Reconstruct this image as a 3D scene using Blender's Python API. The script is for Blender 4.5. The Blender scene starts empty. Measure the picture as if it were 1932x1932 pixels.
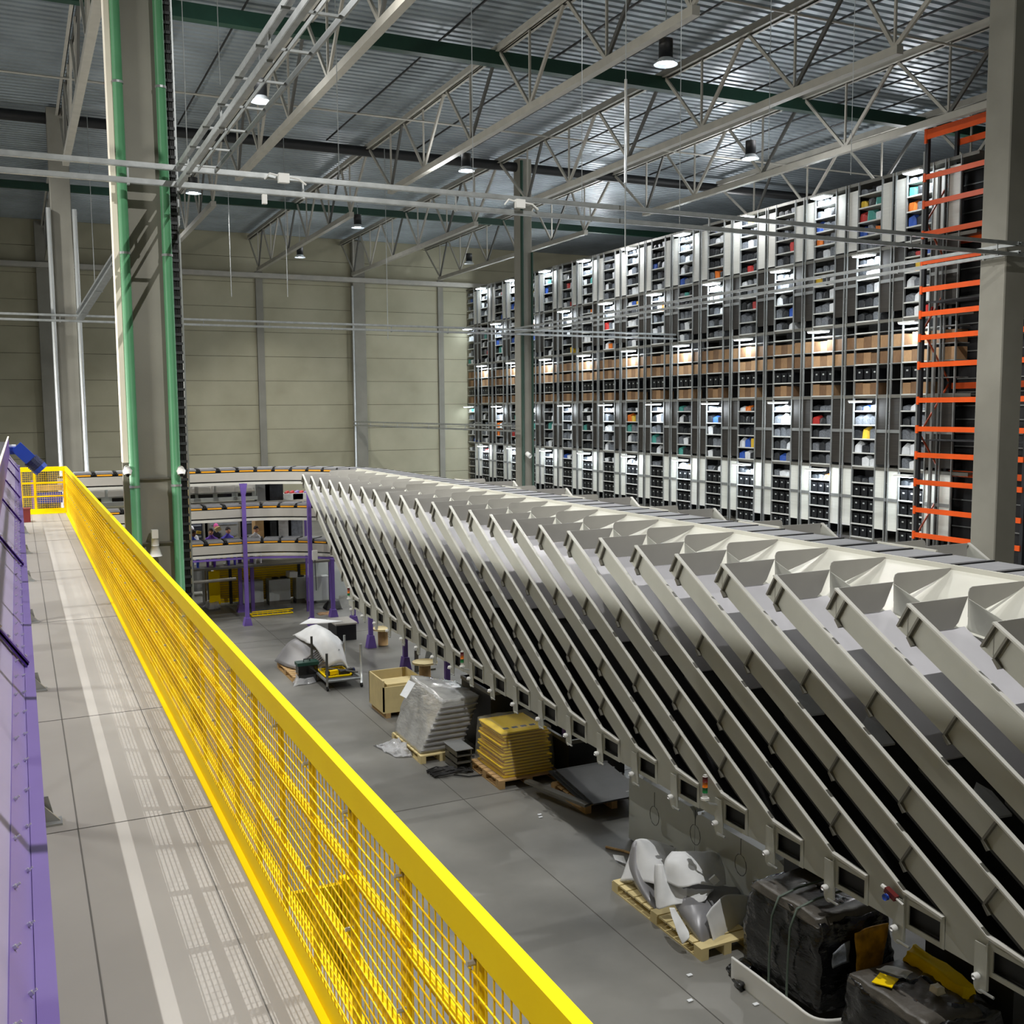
import bpy, math, random
from mathutils import Vector, Matrix, noise
random.seed(7)
C = bpy.context.scene.collection
# ------------------------------------------------------------------ camera
CAM = Vector((0, 0, 6.0)); F = 1950.0
ROT = ((0.90230469, -0.43103853, -0.00721382), (-0.04904234, -0.08600797, -0.99508667), (0.42830025, 0.89822515, -0.09874453))
R_, D_, F_ = (Vector(r) for r in ROT)
def ray(u, v): return R_*((u-966)/F) + D_*((v-966)/F) + F_
def atz(u, v, z): d = ray(u, v); return CAM + d*((z-CAM.z)/d.z)
def aty(u, v, y): d = ray(u, v); return CAM + d*(y/d.y)
def atx(u, v, x): d = ray(u, v); return CAM + d*(x/d.x)
cam = bpy.data.cameras.new('camera'); cam.sensor_width = 36; cam.lens = F/1932*36; cam.clip_end = 300; cam.clip_start = .02
co = bpy.data.objects.new('camera', cam); C.objects.link(co)
co.matrix_world = Matrix(((R_.x, -D_.x, -F_.x, 0), (R_.y, -D_.y, -F_.y, 0), (R_.z, -D_.z, -F_.z, 6), (0, 0, 0, 1)))
bpy.context.scene.camera = co
vs = bpy.context.scene.view_settings
vs.view_transform = 'Standard'; vs.look = 'None'; vs.exposure = 0.0; vs.gamma = 1.0; vs.use_curve_mapping = False
# ------------------------------------------------------------------ materials
def lin(c): return tuple(((x/255)/12.92 if x/255 <= .04045 else (((x/255)+.055)/1.055)**2.4) for x in c)
def mat(name, rgb, rough=.5, metal=0.0, var=.08, scale=3.0, bump=0.0, bscale=40, alpha=1.0, spec=.5, stretch=None, rgb2=None, lo=.35, hi=.65, coat=0.0):
    m = bpy.data.materials.new(name); m.use_nodes = True; nt = m.node_tree; b = nt.nodes['Principled BSDF']
    c = lin(rgb)
    tc = nt.nodes.new('ShaderNodeTexCoord'); n = nt.nodes.new('ShaderNodeTexNoise'); n.inputs['Scale'].default_value = scale; n.inputs['Detail'].default_value = 6
    src = tc.outputs['Object']
    if stretch:
        mp = nt.nodes.new('ShaderNodeMapping'); mp.inputs['Scale'].default_value = stretch; nt.links.new(src, mp.inputs['Vector']); src = mp.outputs['Vector']
    nt.links.new(src, n.inputs['Vector'])
    r = nt.nodes.new('ShaderNodeValToRGB'); r.color_ramp.elements[0].position = lo; r.color_ramp.elements[1].position = hi
    c2 = lin(rgb2) if rgb2 else tuple(min(1, x*(1+var)) for x in c)
    c1 = c if rgb2 else tuple(x*(1-var) for x in c)
    r.color_ramp.elements[0].color = (*c1, 1); r.color_ramp.elements[1].color = (*c2, 1)
    nt.links.new(n.outputs['Fac'], r.inputs['Fac']); nt.links.new(r.outputs['Color'], b.inputs['Base Color'])
    b.inputs['Roughness'].default_value = rough; b.inputs['Metallic'].default_value = metal; b.inputs['Alpha'].default_value = alpha
    b.inputs['Specular IOR Level'].default_value = spec
    if coat: b.inputs['Coat Weight'].default_value = coat; b.inputs['Coat Roughness'].default_value = .15
    if bump:
        n2 = nt.nodes.new('ShaderNodeTexNoise'); n2.inputs['Scale'].default_value = bscale; n2.inputs['Detail'].default_value = 4
        nt.links.new(src, n2.inputs['Vector'])
        bp = nt.nodes.new('ShaderNodeBump'); bp.inputs['Strength'].default_value = bump; bp.inputs['Distance'].default_value = .02
        nt.links.new(n2.outputs['Fac'], bp.inputs['Height']); nt.links.new(bp.outputs['Normal'], b.inputs['Normal'])
    return m
def emit(name, rgb, s):
    m = bpy.data.materials.new(name); m.use_nodes = True; b = m.node_tree.nodes['Principled BSDF']
    b.inputs['Base Color'].default_value = (*lin(rgb), 1); b.inputs['Emission Color'].default_value = (*lin(rgb), 1); b.inputs['Emission Strength'].default_value = s
    return m
def film(name, rgb, alpha, rough=.12, bscale=14, bump=1.0):
    return mat(name, rgb, rough=rough, alpha=alpha, bump=bump, bscale=bscale, spec=.8, var=.1)
M = dict(
 floor=mat('ground concrete', (98,98,95), .42, var=.1, scale=.55, rgb2=(134,133,128), lo=.3, hi=.72, spec=.35),
 joint=mat('joint filler', (84,82,78), .8),
 walk=mat('walkway board', (150,147,142), .5, scale=1.2, var=.05, spec=.4),
 wall=mat('precast wall concrete', (160,156,132), .8, scale=.45, rgb2=(180,176,152), lo=.3, hi=.7),
 walljoint=mat('wall joint', (86,82,66), .9),
 conc=mat('column concrete', (138,136,126), .8, scale=1.3, var=.07, bump=.05),
 deck=mat('galvanised roof deck', (158,168,174), .42, metal=.35, scale=.6, var=.15),
 steel=mat('truss paint', (172,169,159), .5, var=.06),
 dsteel=mat('dark brace paint', (86,86,82), .5),
 galv=mat('galvanised steel', (172,176,176), .36, metal=.6, var=.1, scale=8),
 bright=mat('polished tube', (225,230,232), .25, metal=.5, var=.03),
 black=mat('black rubber', (26,26,27), .55, var=.15),
 dark=mat('dark pipe paint', (30,31,32), .5),
 greenbeam=mat('dark green beam paint', (22,58,44), .5),
 green=mat('green pipe paint', (84,146,104), .42, var=.06),
 cream=mat('cream trunking', (236,228,208), .5, var=.03),
 yellow=mat('yellow powder coat', (255,216,0), .6, var=.03, spec=.12),
 yellow2=mat('yellow mesh wire', (255,210,4), .5, var=.03, spec=.3),
 purple=mat('purple powder coat', (140,118,188), .42, var=.04, coat=.1),
 dpurple=mat('dark purple with rib shade', (104,72,168), .4, var=.05),  # dark plate colour; on the ribs it stands in for shade
 lilac=mat('lilac panel', (176,164,200), .45, var=.04),
 leg=mat('purple leg paint', (112,88,170), .45, var=.05),
 blue=mat('blue motor paint', (24,62,160), .35, var=.08),
 dblue=mat('dark blue motor fins', (14,24,70), .4),
 red=mat('red plastic', (104,26,24), .5),
 chute=mat('warm grey chute paint', (188,189,180), .48, var=.03, spec=.35),
 chutef=mat('light grey chute edge', (206,205,198), .45, var=.03),
 slide=mat('pale slide sheet', (202,201,206), .4, var=.03, spec=.5),
 hop=mat('off white hopper sheet', (212,211,200), .4, var=.02),
 wallend_shade=mat('shade-toned end wall sheet', (168,166,162), .45, var=.03),  # greyer than the chute paint, putting shade into end walls and dividers
 bracket=mat('grey bracket steel', (112,110,102), .45, metal=.3),
 belt=mat('black conveyor belt', (30,30,29), .62, var=.2, scale=4, stretch=(1,6,1)),
 cbelt=mat('grey carrier belt', (132,133,136), .6, var=.06, scale=6),
 orange=mat('orange strip', (255,176,40), .4, var=.03),
 knob=mat('white knob', (240,240,238), .3),
 fascia=mat('grey track fascia', (178,175,168), .45, var=.03),
 panelw=mat('white slatted panel', (226,228,220), .6, scale=3, var=.05, stretch=(.3,.3,14)),
 paneltop=mat('light grey upper panel', (216,215,208), .6, scale=2, var=.04, stretch=(.3,.3,10)),
 paneld=mat('dark slatted panel', (46,42,37), .6, scale=3, var=.25, stretch=(.3,.3,14)),
 rackpost=mat('rack post galvanised', (136,138,136), .5, metal=.2, var=.06),
 rackbar=mat('pale shelf beam', (205,206,200), .5, var=.04),
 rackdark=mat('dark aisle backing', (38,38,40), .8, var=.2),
 ore=mat('orange rack beam', (240,92,24), .4, var=.05),
 dore=mat('dark orange brace', (168,66,24), .5),
 upr=mat('black rack upright', (34,36,40), .45, var=.1),
 wood=mat('pallet wood', (186,152,104), .75, scale=5, var=.15, stretch=(1,8,1)),
 ply=mat('pale plywood', (222,204,150), .65, var=.05, scale=4),
 card=mat('cardboard', (160,126,90), .75, var=.08),
 card2=mat('dark cardboard', (122,92,64), .75, var=.1),
 bin=mat('black plastic crate', (24,26,30), .4, var=.2),
 pg=mat('grey parcel film', (112,117,124), .3, var=.25, scale=9, bump=.6, bscale=12),
 pw=mat('white parcel', (228,232,236), .45, var=.06, bump=.4, bscale=9),
 pk=mat('dark parcel film', (42,45,49), .3, var=.3, bump=.6, bscale=12),
 pr=mat('red parcel', (190,50,46), .5), pb=mat('blue parcel', (50,90,180), .5), po=mat('orange parcel', (226,120,40), .5), pt=mat('teal parcel', (70,150,140), .5), py=mat('yellow parcel', (228,190,60), .5),
 sheet=mat('white foam sheet', (226,228,230), .55, var=.05, scale=5),
 greysheet=mat('grey bent sheet', (150,150,154), .4, metal=.3, var=.06),
 bwrap=mat('black stretch film', (14,14,15), .2, var=.3, bump=1.0, bscale=7, spec=.6, scale=5, coat=.25, stretch=(1,1,2.5)),
 gwrap=mat('dusty stretch film', (84,80,74), .4, var=.25, bump=.8, bscale=8),
 swrap=mat('silver stretch film', (176,177,175), .2, var=.10, scale=3, bump=1.0, bscale=6, spec=.9, stretch=(1,1,2.4), coat=.8),
 clear=film('clear stretch film', (220,224,226), .16),
 clear2=film('crumpled clear film', (214,216,220), .55, bscale=20),
 cab=mat('pale cabinet paint', (192,198,196), .45, var=.03), dcab=mat('grey cabinet paint', (128,130,130), .5, var=.05),
 wht=mat('white plastic', (234,234,230), .4, var=.02), tgreen=mat('dark green toolbox', (18,64,54), .4), lens=mat('black lens', (10,10,12), .15),
 skin=mat('skin', (206,152,120), .6), skin2=mat('dark skin', (110,72,54), .6), hair=mat('dark hair', (34,24,22), .7), cap=mat('white cap', (226,226,230), .6), shirt=mat('purple shirt', (104,60,170), .7), shirt2=mat('violet shirt', (92,84,214), .7), shirt3=mat('blue shirt', (50,80,190), .7), pink=mat('pink hair cap', (206,80,150), .7),
 amber=mat('amber lens', (230,120,20), .3), greenl=mat('green lens', (20,120,60), .3),
 strap=mat('green strap', (84,98,88), .5),
 rust=mat('grey mat rubber', (54,56,58), .6, var=.15),
 lamp=emit('lamp glow', (236,246,255), 26.0), tube=emit('aisle lamp glow', (232,244,255), 16.0),
)
# ------------------------------------------------------------------ mesh builder
class MB:
    def __init__(s): s.v = []; s.f = []; s.mi = []; s.cur = 0
    def add(s, vs, fs):
        o = len(s.v); s.v += [tuple(v) for v in vs]; s.f += [tuple(i+o for i in f) for f in fs]; s.mi += [s.cur]*len(fs); return s
    def box(s, x0, x1, y0, y1, z0, z1, mtx=None):
        vs = [Vector(p) for p in ((x0,y0,z0),(x1,y0,z0),(x1,y1,z0),(x0,y1,z0),(x0,y0,z1),(x1,y0,z1),(x1,y1,z1),(x0,y1,z1))]
        if mtx: vs = [mtx @ v for v in vs]
        return s.add(vs, [(0,3,2,1),(4,5,6,7),(0,1,5,4),(1,2,6,5),(2,3,7,6),(3,0,4,7)])
    def bar(s, a, b, w, h, up=(0,0,1)):
        a = Vector(a); b = Vector(b); d = (b-a); L = d.length; d.normalize(); u = Vector(up)
        if abs(d.dot(u)) > .98: u = Vector((0,1,0))
        x = d.cross(u).normalized(); z = x.cross(d)
        m = Matrix(((x.x,d.x,z.x,a.x),(x.y,d.y,z.y,a.y),(x.z,d.z,z.z,a.z),(0,0,0,1)))
        return s.box(-w/2, w/2, 0, L, -h/2, h/2, m)
    def tube(s, pts, r, n=8, cap=True):
        pts = [Vector(p) for p in pts]; rs = r if isinstance(r, (list, tuple)) else [r]*len(pts); vs = []
        for i, p in enumerate(pts):
            d = (pts[min(i+1, len(pts)-1)]-pts[max(i-1, 0)]).normalized(); u = Vector((0,0,1)) if abs(d.z) < .9 else Vector((0,1,0))
            x = d.cross(u).normalized(); y = d.cross(x)
            vs += [p+(x*math.cos(2*math.pi*k/n)+y*math.sin(2*math.pi*k/n))*rs[i] for k in range(n)]
        fs = [(i*n+k, i*n+(k+1)%n, (i+1)*n+(k+1)%n, (i+1)*n+k) for i in range(len(pts)-1) for k in range(n)]
        if cap: fs += [tuple(range(n)), tuple(range((len(pts)-1)*n, len(pts)*n))[::-1]]
        return s.add(vs, fs)
    def prism(s, poly, axis, a, b):
        # poly = 2D points in the plane normal to axis; axis 0:x (poly y,z) 1:y (poly x,z) 2:z (poly x,y)
        def P(p, t): return {0:(t,p[0],p[1]), 1:(p[0],t,p[1]), 2:(p[0],p[1],t)}[axis]
        n = len(poly)
        return s.add([P(p,a) for p in poly]+[P(p,b) for p in poly], [tuple(range(n))[::-1], tuple(range(n,2*n))]+[(k,(k+1)%n,n+(k+1)%n,n+k) for k in range(n)])
    def frame(s, x, w, y0, y1, z0, z1, t):      # a rectangular frame in a plane x = const
        s.box(x, x+w, y0, y1, z0, z0+t); s.box(x, x+w, y0, y1, z1-t, z1); s.box(x, x+w, y0, y0+t, z0+t, z1-t); return s.box(x, x+w, y1-t, y1, z0+t, z1-t)
    def build(s, name, m, parent=None, smooth=False, loc=None):
        me = bpy.data.meshes.new(name); me.from_pydata(s.v, [], s.f)
        for mm in (m if isinstance(m, (list, tuple)) else [m]): me.materials.append(M[mm] if isinstance(mm, str) else mm)
        if any(s.mi): me.polygons.foreach_set('material_index', s.mi)
        if smooth: me.polygons.foreach_set('use_smooth', [True]*len(me.polygons))
        me.update(); o = bpy.data.objects.new(name, me); C.objects.link(o)
        if parent: o.parent = parent
        if loc is not None: o.location = loc
        return o
def tag(o, label, cat, group=None, kind=None):
    o['label'] = label; o['category'] = cat
    if group: o['group'] = group
    if kind: o['kind'] = kind
    return o
def struct(o, label=None):
    o['kind'] = 'structure'
    if label: o['label'] = label
    return o
def thing(name, label, cat, loc=(0,0,0), group=None, rz=0):
    o = bpy.data.objects.new(name, None); C.objects.link(o); o.location = loc; o.rotation_euler = (0,0,rz); o.empty_display_size = .1
    return tag(o, label, cat, group)
def kids(o): return [c for c in o.children]
def dup(root, loc, label, group=None, rz=None):
    r = root.copy(); C.objects.link(r); r.location = loc; r['label'] = label
    if rz is not None: r.rotation_euler = (0,0,rz)
    if group: r['group'] = group
    for ch in kids(root):
        c = ch.copy(); C.objects.link(c); c.parent = r
        for g in kids(ch):
            d = g.copy(); C.objects.link(d); d.parent = c
    return r
ONES = 'first second third fourth fifth sixth seventh eighth ninth tenth eleventh twelfth thirteenth fourteenth fifteenth sixteenth seventeenth eighteenth nineteenth'.split()
def od(n):
    if n <= 19: return ONES[n-1]
    t, u = divmod(n, 10); T = {2:'twent',3:'thirt',4:'fort',5:'fift',6:'sixt',7:'sevent',8:'eight',9:'ninet'}[t]
    return T+'ieth' if u == 0 else T+'y-'+ONES[u-1]
def box(x0, x1, y0, y1, z0, z1): return MB().box(x0, x1, y0, y1, z0, z1)
Z = lambda r: r+6.0
# ------------------------------------------------------------------ setting
b = MB(); b.box(-22, 46, -8, 60, -.3, 0); b.cur = 1
for y in (1.8, 14.3, 26.9): b.box(-22, 46, y, y+.014, 0, .003)
for x in (1.6, 5.95): b.box(x, x+.012, -8, 58, 0, .003)
struct(b.build('floor', ['floor', 'joint']))
b = MB(); prof = []          # corrugated roof deck, ribs along x
y = -8.0
while y < 58.4: prof += [(y, 15.62), (y+.17, 15.62), (y+.20, 15.72), (y+.28, 15.72)]; y += .31
n = len(prof); b.add([(-22, p[0], p[1]) for p in prof]+[(46, p[0], p[1]) for p in prof], [(i, i+1, n+i+1, n+i) for i in range(n-1)])
b.box(-22, 46, -8, 58.4, 15.8, 15.9)
struct(b.build('ceiling', 'deck'))
b = MB(); z = -.35; ph = 1.335
while z < 15.8:
    b.cur = 0; b.box(-22, 46, 57.95, 58.2, z+.02, min(z+ph, 15.8)); b.cur = 1; b.box(-22, 46, 58.0, 58.2, z-.02, z+.02); z += ph
struct(b.build('wall_back', ['wall', 'walljoint']))
b = MB(); b.box(45.8, 46, -8, 58.2, 0, 15.8); struct(b.build('wall_right', 'wall'))
b = MB(); b.box(-22, -21.8, -8, 58.2, 0, 15.8); struct(b.build('wall_left', 'wall'))
b = MB(); b.box(-22, 46, -8.2, -8, 0, 15.8); struct(b.build('wall_front', 'wall'))
# walkway
b = MB(); b.box(-2.4, 1.1, -3, 27.3, 3.40, Z(-2.42)); b.cur = 1
for y in (2.55, 6.35, 8.75, 13.0, 17.2, 21.4, 25.2): b.box(-2.4, 1.0, y, y+.008, Z(-2.42), Z(-2.42)+.002)
b.box(.205, .212, -3, 27.2, Z(-2.42), Z(-2.42)+.002); b.box(.80, .806, -3, 27.2, Z(-2.42), Z(-2.42)+.0015)
b.cur = 2; b.box(1.1, 1.16, -3, 27.4, 3.25, Z(-2.46))
struct(b.build('floor_walkway', ['walk', 'joint', 'yellow']))
for i, y in enumerate((2, 9, 16.2, 23)):
    b = MB(); b.box(.3, .45, y-.08, y+.08, 0, 3.4); b.box(-2.2, -2.05, y-.08, y+.08, 0, 3.4)
    struct(b.build('trim_%d' % (20+i), 'leg'))
# ------------------------------------------------------------------ guard rails
W0 = Z(-2.42)
def rail_bits(t, L, along_y=True):
    A = (lambda x0,x1,y0,y1,z0,z1: box(x0,x1,y0,y1,z0,z1)) if along_y else (lambda x0,x1,y0,y1,z0,z1: box(y0,y1,x0,x1,z0,z1))
    A(-.005, .035, 0, L, 1.02, 1.13).build('top_rail', 'yellow', t)
    for z in (.42, .745): A(.012, .042, 0, L, z-.018, z+.018).build('mid_rail', 'yellow', t)
    k = MB(); k.box(*((-.03, .012, 0, L) if along_y else (0, L, -.03, .012)), 0, .012); k.box(*((.004, .012, 0, L) if along_y else (0, L, .004, .012)), .012, .13)
    k.build('kick_plate', 'yellow', t)
t = thing('guard_rail', 'long yellow mesh guard rail along the right edge of the walkway', 'railing', (1.0, -2.6, W0))
L = 29.8
rail_bits(t, L)
m = MB(); w = .0022; y = .02
while y < L: m.box(-w, w, y-w, y+w, .13, 1.03); y += .05
z = .17
while z < 1.02: m.box(-w-.003, w-.003, 0, L, z-w, z+w); z += .05
m.build('mesh_panel', 'yellow2', t)
p = box(.014, .03, -.028, .028, 0, 1.04); p.cur = 1; p.tube([(.014,0,.99), (-.016,0,.99)], .008, 6); p.tube([(.014,0,.55), (-.016,0,.55)], .008, 6)
pr = p.build('post', ['yellow', 'galv'], t, loc=(0, .42, 0))
y = .42+.567
while y < L:
    c = pr.copy(); C.objects.link(c); c.location = (0, y, 0); y += .567
t = thing('guard_rail', 'short yellow mesh guard rail closing the far end of the walkway', 'railing', (-.6, 27.2, W0))
rail_bits(t, 1.6, False)
m = MB(); x = .02
while x < 1.6: m.box(x-w, x+w, -w, w, .13, 1.03); x += .05
z = .17
while z < 1.02: m.box(0, 1.6, -w, w, z-w, z+w); z += .05
m.build('mesh_panel', 'yellow2', t)
for x in (.62, .92, 1.57): box(x-.028, x+.028, .01, .03, 0, 1.04).build('post', 'yellow', t)
# ------------------------------------------------------------------ purple conveyor on the left
t = thing('belt_conveyor', 'purple steel belt conveyor with bolted side along the left of the walkway', 'conveyor', (0, 0, W0))
zc = lambda r: r+2.42
Y0, Y1 = -2.5, 24.2
def sect(pts, y0=Y0, y1=Y1): return MB().prism([(x, zc(z)) for x, z in pts], 1, y0, y1)
sect([(.018,-1.1), (-.02,-1.096), (-.02,-1.13), (.012,-1.13), (.012,-1.22), (.018,-1.22)]).build('edge_flange', 'purple', t)
sect([(-.06,-1.045), (-.172,-.872), (-.19,-.882), (-.078,-1.055)]).build('side_panel', 'lilac', t)
sect([(-.166,-.88), (-.176,-.88), (-.176,-.5), (-.166,-.5)]).build('top_plate', 'dpurple', t)
sect([(-.160,-.5), (-.185,-.5), (-.185,-.485), (-.160,-.485)]).build('top_edge', 'cream', t)
sect([(-.18,-.62), (-1.3,-.62), (-1.3,-.60), (-.18,-.60)]).build('belt', 'black', t)
sect([(-1.3,-1.1), (-1.32,-1.1), (-1.32,-.5), (-1.3,-.5)]).build('far_side', 'lilac', t)
sect([(-.02,-1.2), (-1.3,-1.2), (-1.3,-1.18), (-.02,-1.18)]).build('underside', 'dpurple', t)
for i in range(9):
    y = 4.87-3.27+3.27*i
    if y > Y1: break
    r = MB(); r.prism([(-.012,zc(-1.098)), (-.168,zc(-.862)), (-.160,zc(-.84)), (.0,zc(-1.075))], 1, y, y+.012)
    r.prism([(-.008,zc(-1.09)), (-.165,zc(-.855)), (-.159,zc(-.85)), (-.002,zc(-1.085))], 1, y, y+.09)
    rb = r.build('rib', 'dpurple', t)
    q = MB()
    for k in range(5):
        f = .1+.2*k; q.tube([(-.006-.155*f, y+.05, zc(-1.085+.236*f)), (.004-.155*f, y+.05, zc(-1.076+.236*f))], .008, 6)
    q.build('bolt', 'bright', rb)
q = sect([(-.02,-1.10), (-.062,-1.036), (-.075,-1.045), (-.033,-1.11)]); q.cur = 1; y = .6
while y < Y1:
    for f, a in ((.25, 0), (.85, .12)):
        x = -.02-.042*f; z = -1.1+.064*f
        q.tube([(x, y+a, zc(z)), (x+.006, y+a, zc(z+.004))], .0055, 6); q.tube([(x+.006, y+a, zc(z+.004)), (x+.013, y+a, zc(z+.0085))], .003, 5)
    y += .29
q.build('bolted_strip', ['purple', 'bright'], t)
y = 3.25
while y < Y1+.5:
    l = MB(); l.box(-.06, 0, y-.05, y+.05, .012, zc(-1.2)); lg = l.build('leg', 'leg', t)
    f = MB(); f.box(-.08, .13, y-.06, y+.06, 0, .012); f.prism([(.0,.012), (.12,.012), (.0,.15)], 1, y-.01, y+.01); f.prism([(.0,.012), (.09,.012), (.06,.15), (.0,.15)], 1, y+.045, y+.055)
    f.build('foot', 'galv', lg); y += 3.27
# gear motor on the head end
P = aty(30, 842, 23.4); Q = aty(80, 888, 23.4); d = (Q-P)
t = thing('gear_motor', 'blue geared motor hanging off the far end of the purple conveyor', 'motor', P)
b = MB(); b.bar((0,0,0), d*.55, .30, .24); b.box(-.12, .05, -.1, .1, -.16, -.02); b.build('gear_housing', 'blue', t)
b = MB(); b.tube([d*.53, d*.85], .15, 14)
for k in range(5): b.tube([d*(.56+.06*k), d*(.58+.06*k)], .165, 14)
b.build('motor_body', 'dblue', t); MB().tube([d*.85, d*.98], [.16, .15], 14).build('fan_cover', 'blue', t); MB().tube([(-.25,0,0), (0,0,0)], .04, 10).build('shaft', 'bright', t)
t = thing('red_box', 'small dark red box on the floor at the far end of the purple conveyor', 'box', (.06, 25.4, W0))
box(-.08, .12, -.15, .15, 0, .28).build('box_body', 'red', t); box(-.09, .13, -.16, .16, .28, .31).build('box_lid', 'red', t)
t = thing('control_cabinet', 'purple framed control cabinet with blue front behind the far walkway rail', 'cabinet', (.66, 28.3, 3.2))
for x in (-.36, .36): box(x-.05, x+.05, -.1, .1, 0, 1.12).build('upright', 'leg', t)
box(-.3, .3, -.04, .04, .55, .82).build('blue_panel', 'blue', t); box(-.3, .3, -.05, .05, .86, 1.0).build('top_panel', 'wood', t); box(-.24, .2, -.05, .05, .22, .44).build('slot_panel', 'black', t)
# ------------------------------------------------------------------ columns
def column(name, x0, x1, y0, y1, label, z1=15.5):
    b = MB(); c = .02
    b.prism([(x0+c,y0),(x1-c,y0),(x1,y0+c),(x1,y1-c),(x1-c,y1),(x0+c,y1),(x0,y1-c),(x0,y0+c)], 2, 0, z1)
    return tag(b.build(name, 'conc'), label, 'column', 'square concrete hall columns')
column('concrete_column', 1.33, 1.86, 14.3, 14.85, 'large concrete column carrying two green pipes behind the yellow railing')
column('concrete_column', 1.30, 1.90, 36.3, 36.9, 'distant concrete column to the left of the green piped column')
column('concrete_column', 17.72, 18.24, 36.3, 36.82, 'concrete column standing behind the sorter in the middle of the hall')
column('concrete_column', 17.47, 18.06, 14.3, 14.9, 'pale concrete column at the right edge beside the orange rack')
for x0, x1, l in ((1.24,1.92,'farthest left'), (17.54,18.26,'with a bright conduit')):
    column('concrete_column', x0, x1, 57.5, 58.0, 'wall column against the back wall, '+l)
for i, (x0, x1) in enumerate(((12.15,12.53), (22.82,23.15), (6.6,6.98), (-4.2,-3.8))):
    struct(box(x0, x1, 57.8, 58, 0, 13.6).build('trim_%d' % (i+1), 'conc'))
# green pipes with rings
for u0, l in ((212, 'left of the two green drain pipes fixed on the large concrete column'), (289, 'right of the two green drain pipes fixed on the large concrete column')):
    a = aty(u0, 0, 14.22); bq = aty(u0+44 if u0 < 250 else u0+45, 950, 14.22)
    x = bq.x
    t = thing('drain_pipe', l, 'pipe', (x, 14.22, 0), 'green drain pipes')
    MB().tube([(0,0,0), (0,0,15.4)], .062, 14).build('pipe', 'green', t, True)
    for z in (1.2, 3.35, 5.02, 8.0, 10.1, 12.0): MB().tube([(0,0,z), (0,0,z+.03)], .07, 14).build('pipe_clamp', 'galv', t)
t = thing('cable_trunking', 'cream vertical cable trunking on the left side of the large column', 'conduit', (1.27, 14.42, 0))
box(-.05, .045, -.2, .06, 5.35, 15.4).build('cover', 'cream', t); box(-.045, .045, -.05, .05, 0, 5.35).build('lower_cover', 'conc', t)
t = thing('cable_ladder', 'vertical cable ladder with black cables on the right of the large column', 'cable ladder', (1.93, 14.4, 0))
lf = MB()
for x in (-.02, .11): lf.box(x, x+.02, -.04, .04, .2, 15.4)
b = MB()
for k in range(5): b.tube([(.012+.02*k, .0-.01*(k%2), .2+.0*k), (.012+.02*k, 0, 15.4)], .011, 6)
b.build('cables', 'black', t)
z = .4; lf.cur = 1
while z < 15.3: lf.box(0, .11, -.03, -.015, z, z+.035); z += .12
lf.build('ladder_frame', ['galv', 'rust'], t)
b = MB(); b.tube([(.10,-.02,3.0), (.16,-.05,1.6), (.30,-.1,.6), (.5,-.12,.1)], .03, 6); b.build('cable_tail', 'rust', t)
for u, l in ((240, 'left'), (341, 'right')):
    p = aty(u, 888, 14.15)
    t = thing('security_camera', 'white dome camera on the %s side of the large column' % l, 'camera', p, 'dome cameras')
    MB().tube([(0,.12,.03), (0,-.02,.02)], [.03,.045], 10).build('bracket', 'wht', t, True); MB().tube([(0,-.02,.045), (0,-.03,.0), (0,-.05,-.05)], [.03,.06,.045], 12).build('dome', 'wht', t, True); MB().tube([(0,-.055,-.045), (0,-.075,-.06)], .022, 10).build('lens', 'lens', t)
p = aty(293, 1035, 14.2)
t = thing('horn_speaker', 'white flared horn speaker tied to the large column above the railing', 'speaker', p)
box(-.04, .04, -.05, .05, .14, .25).build('driver', 'wht', t); MB().tube([(0,0,.14), (0,0,.05), (0,0,.04)], [.045,.05,.05], 12).build('neck', 'wht', t, True); MB().tube([(0,0,.04), (0,0,-.06), (0,0,-.1)], [.045,.07,.085], 14).build('horn', 'wht', t, True)
b = MB()
for z in (4.27, 5.12): b.box(-.33, .36, -.012, .012, z, z+.02)
tag(b.build('column_band', 'bracket', loc=(1.6, 14.27, 0)), 'thin dark steel bands wrapped around the large green piped column', 'band')
t = thing('camera_bracket', 'white camera on a bracket with a hanging cord on the middle column', 'camera', aty(992, 858, 36.15))
MB().tube([(0,.15,0), (0,-.1,.05)], .05, 8).build('arm', 'galv', t); MB().tube([(0,-.1,.05), (.05,-.3,-.05)], .09, 10).build('housing', 'wht', t, True)
t = thing('drain_pipe', 'dark green drain pipe running down the middle concrete column', 'pipe', (17.78, 36.22, 0), 'green drain pipes')
MB().tube([(0,0,0), (0,0,15.4)], .06, 10).build('pipe', 'greenbeam', t, True)
tag(MB().tube([(18.2,36.22,0), (18.2,36.22,12)], .05, 8).build('drain_pipe', 'greenbeam', smooth=True), 'second dark green pipe on the right edge of the middle column', 'pipe', 'green drain pipes')
tag(MB().tube([(17.48,57.4,0), (17.48,57.4,13)], .06, 8).build('conduit', 'bright', smooth=True), 'bright vertical conduit on the wall column near the back wall centre', 'conduit')
for x, l in ((1.22,'left edge'), (1.98,'right edge')):
    tag(MB().tube([(x,36.2,0), (x,36.2,12.4)], .07, 8).build('conduit', 'bright', smooth=True), 'bright vertical conduit on the %s of the distant left column' % l, 'conduit')
tag(MB().tube([(17.45, 14.25, 8.9), (17.8, 14.2, 8.95), (18.1, 14.2, 9.05)], .015, 6).build('tie_rod', 'bracket'), 'dark rod tied across the pale column at the right edge', 'rod')
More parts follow.
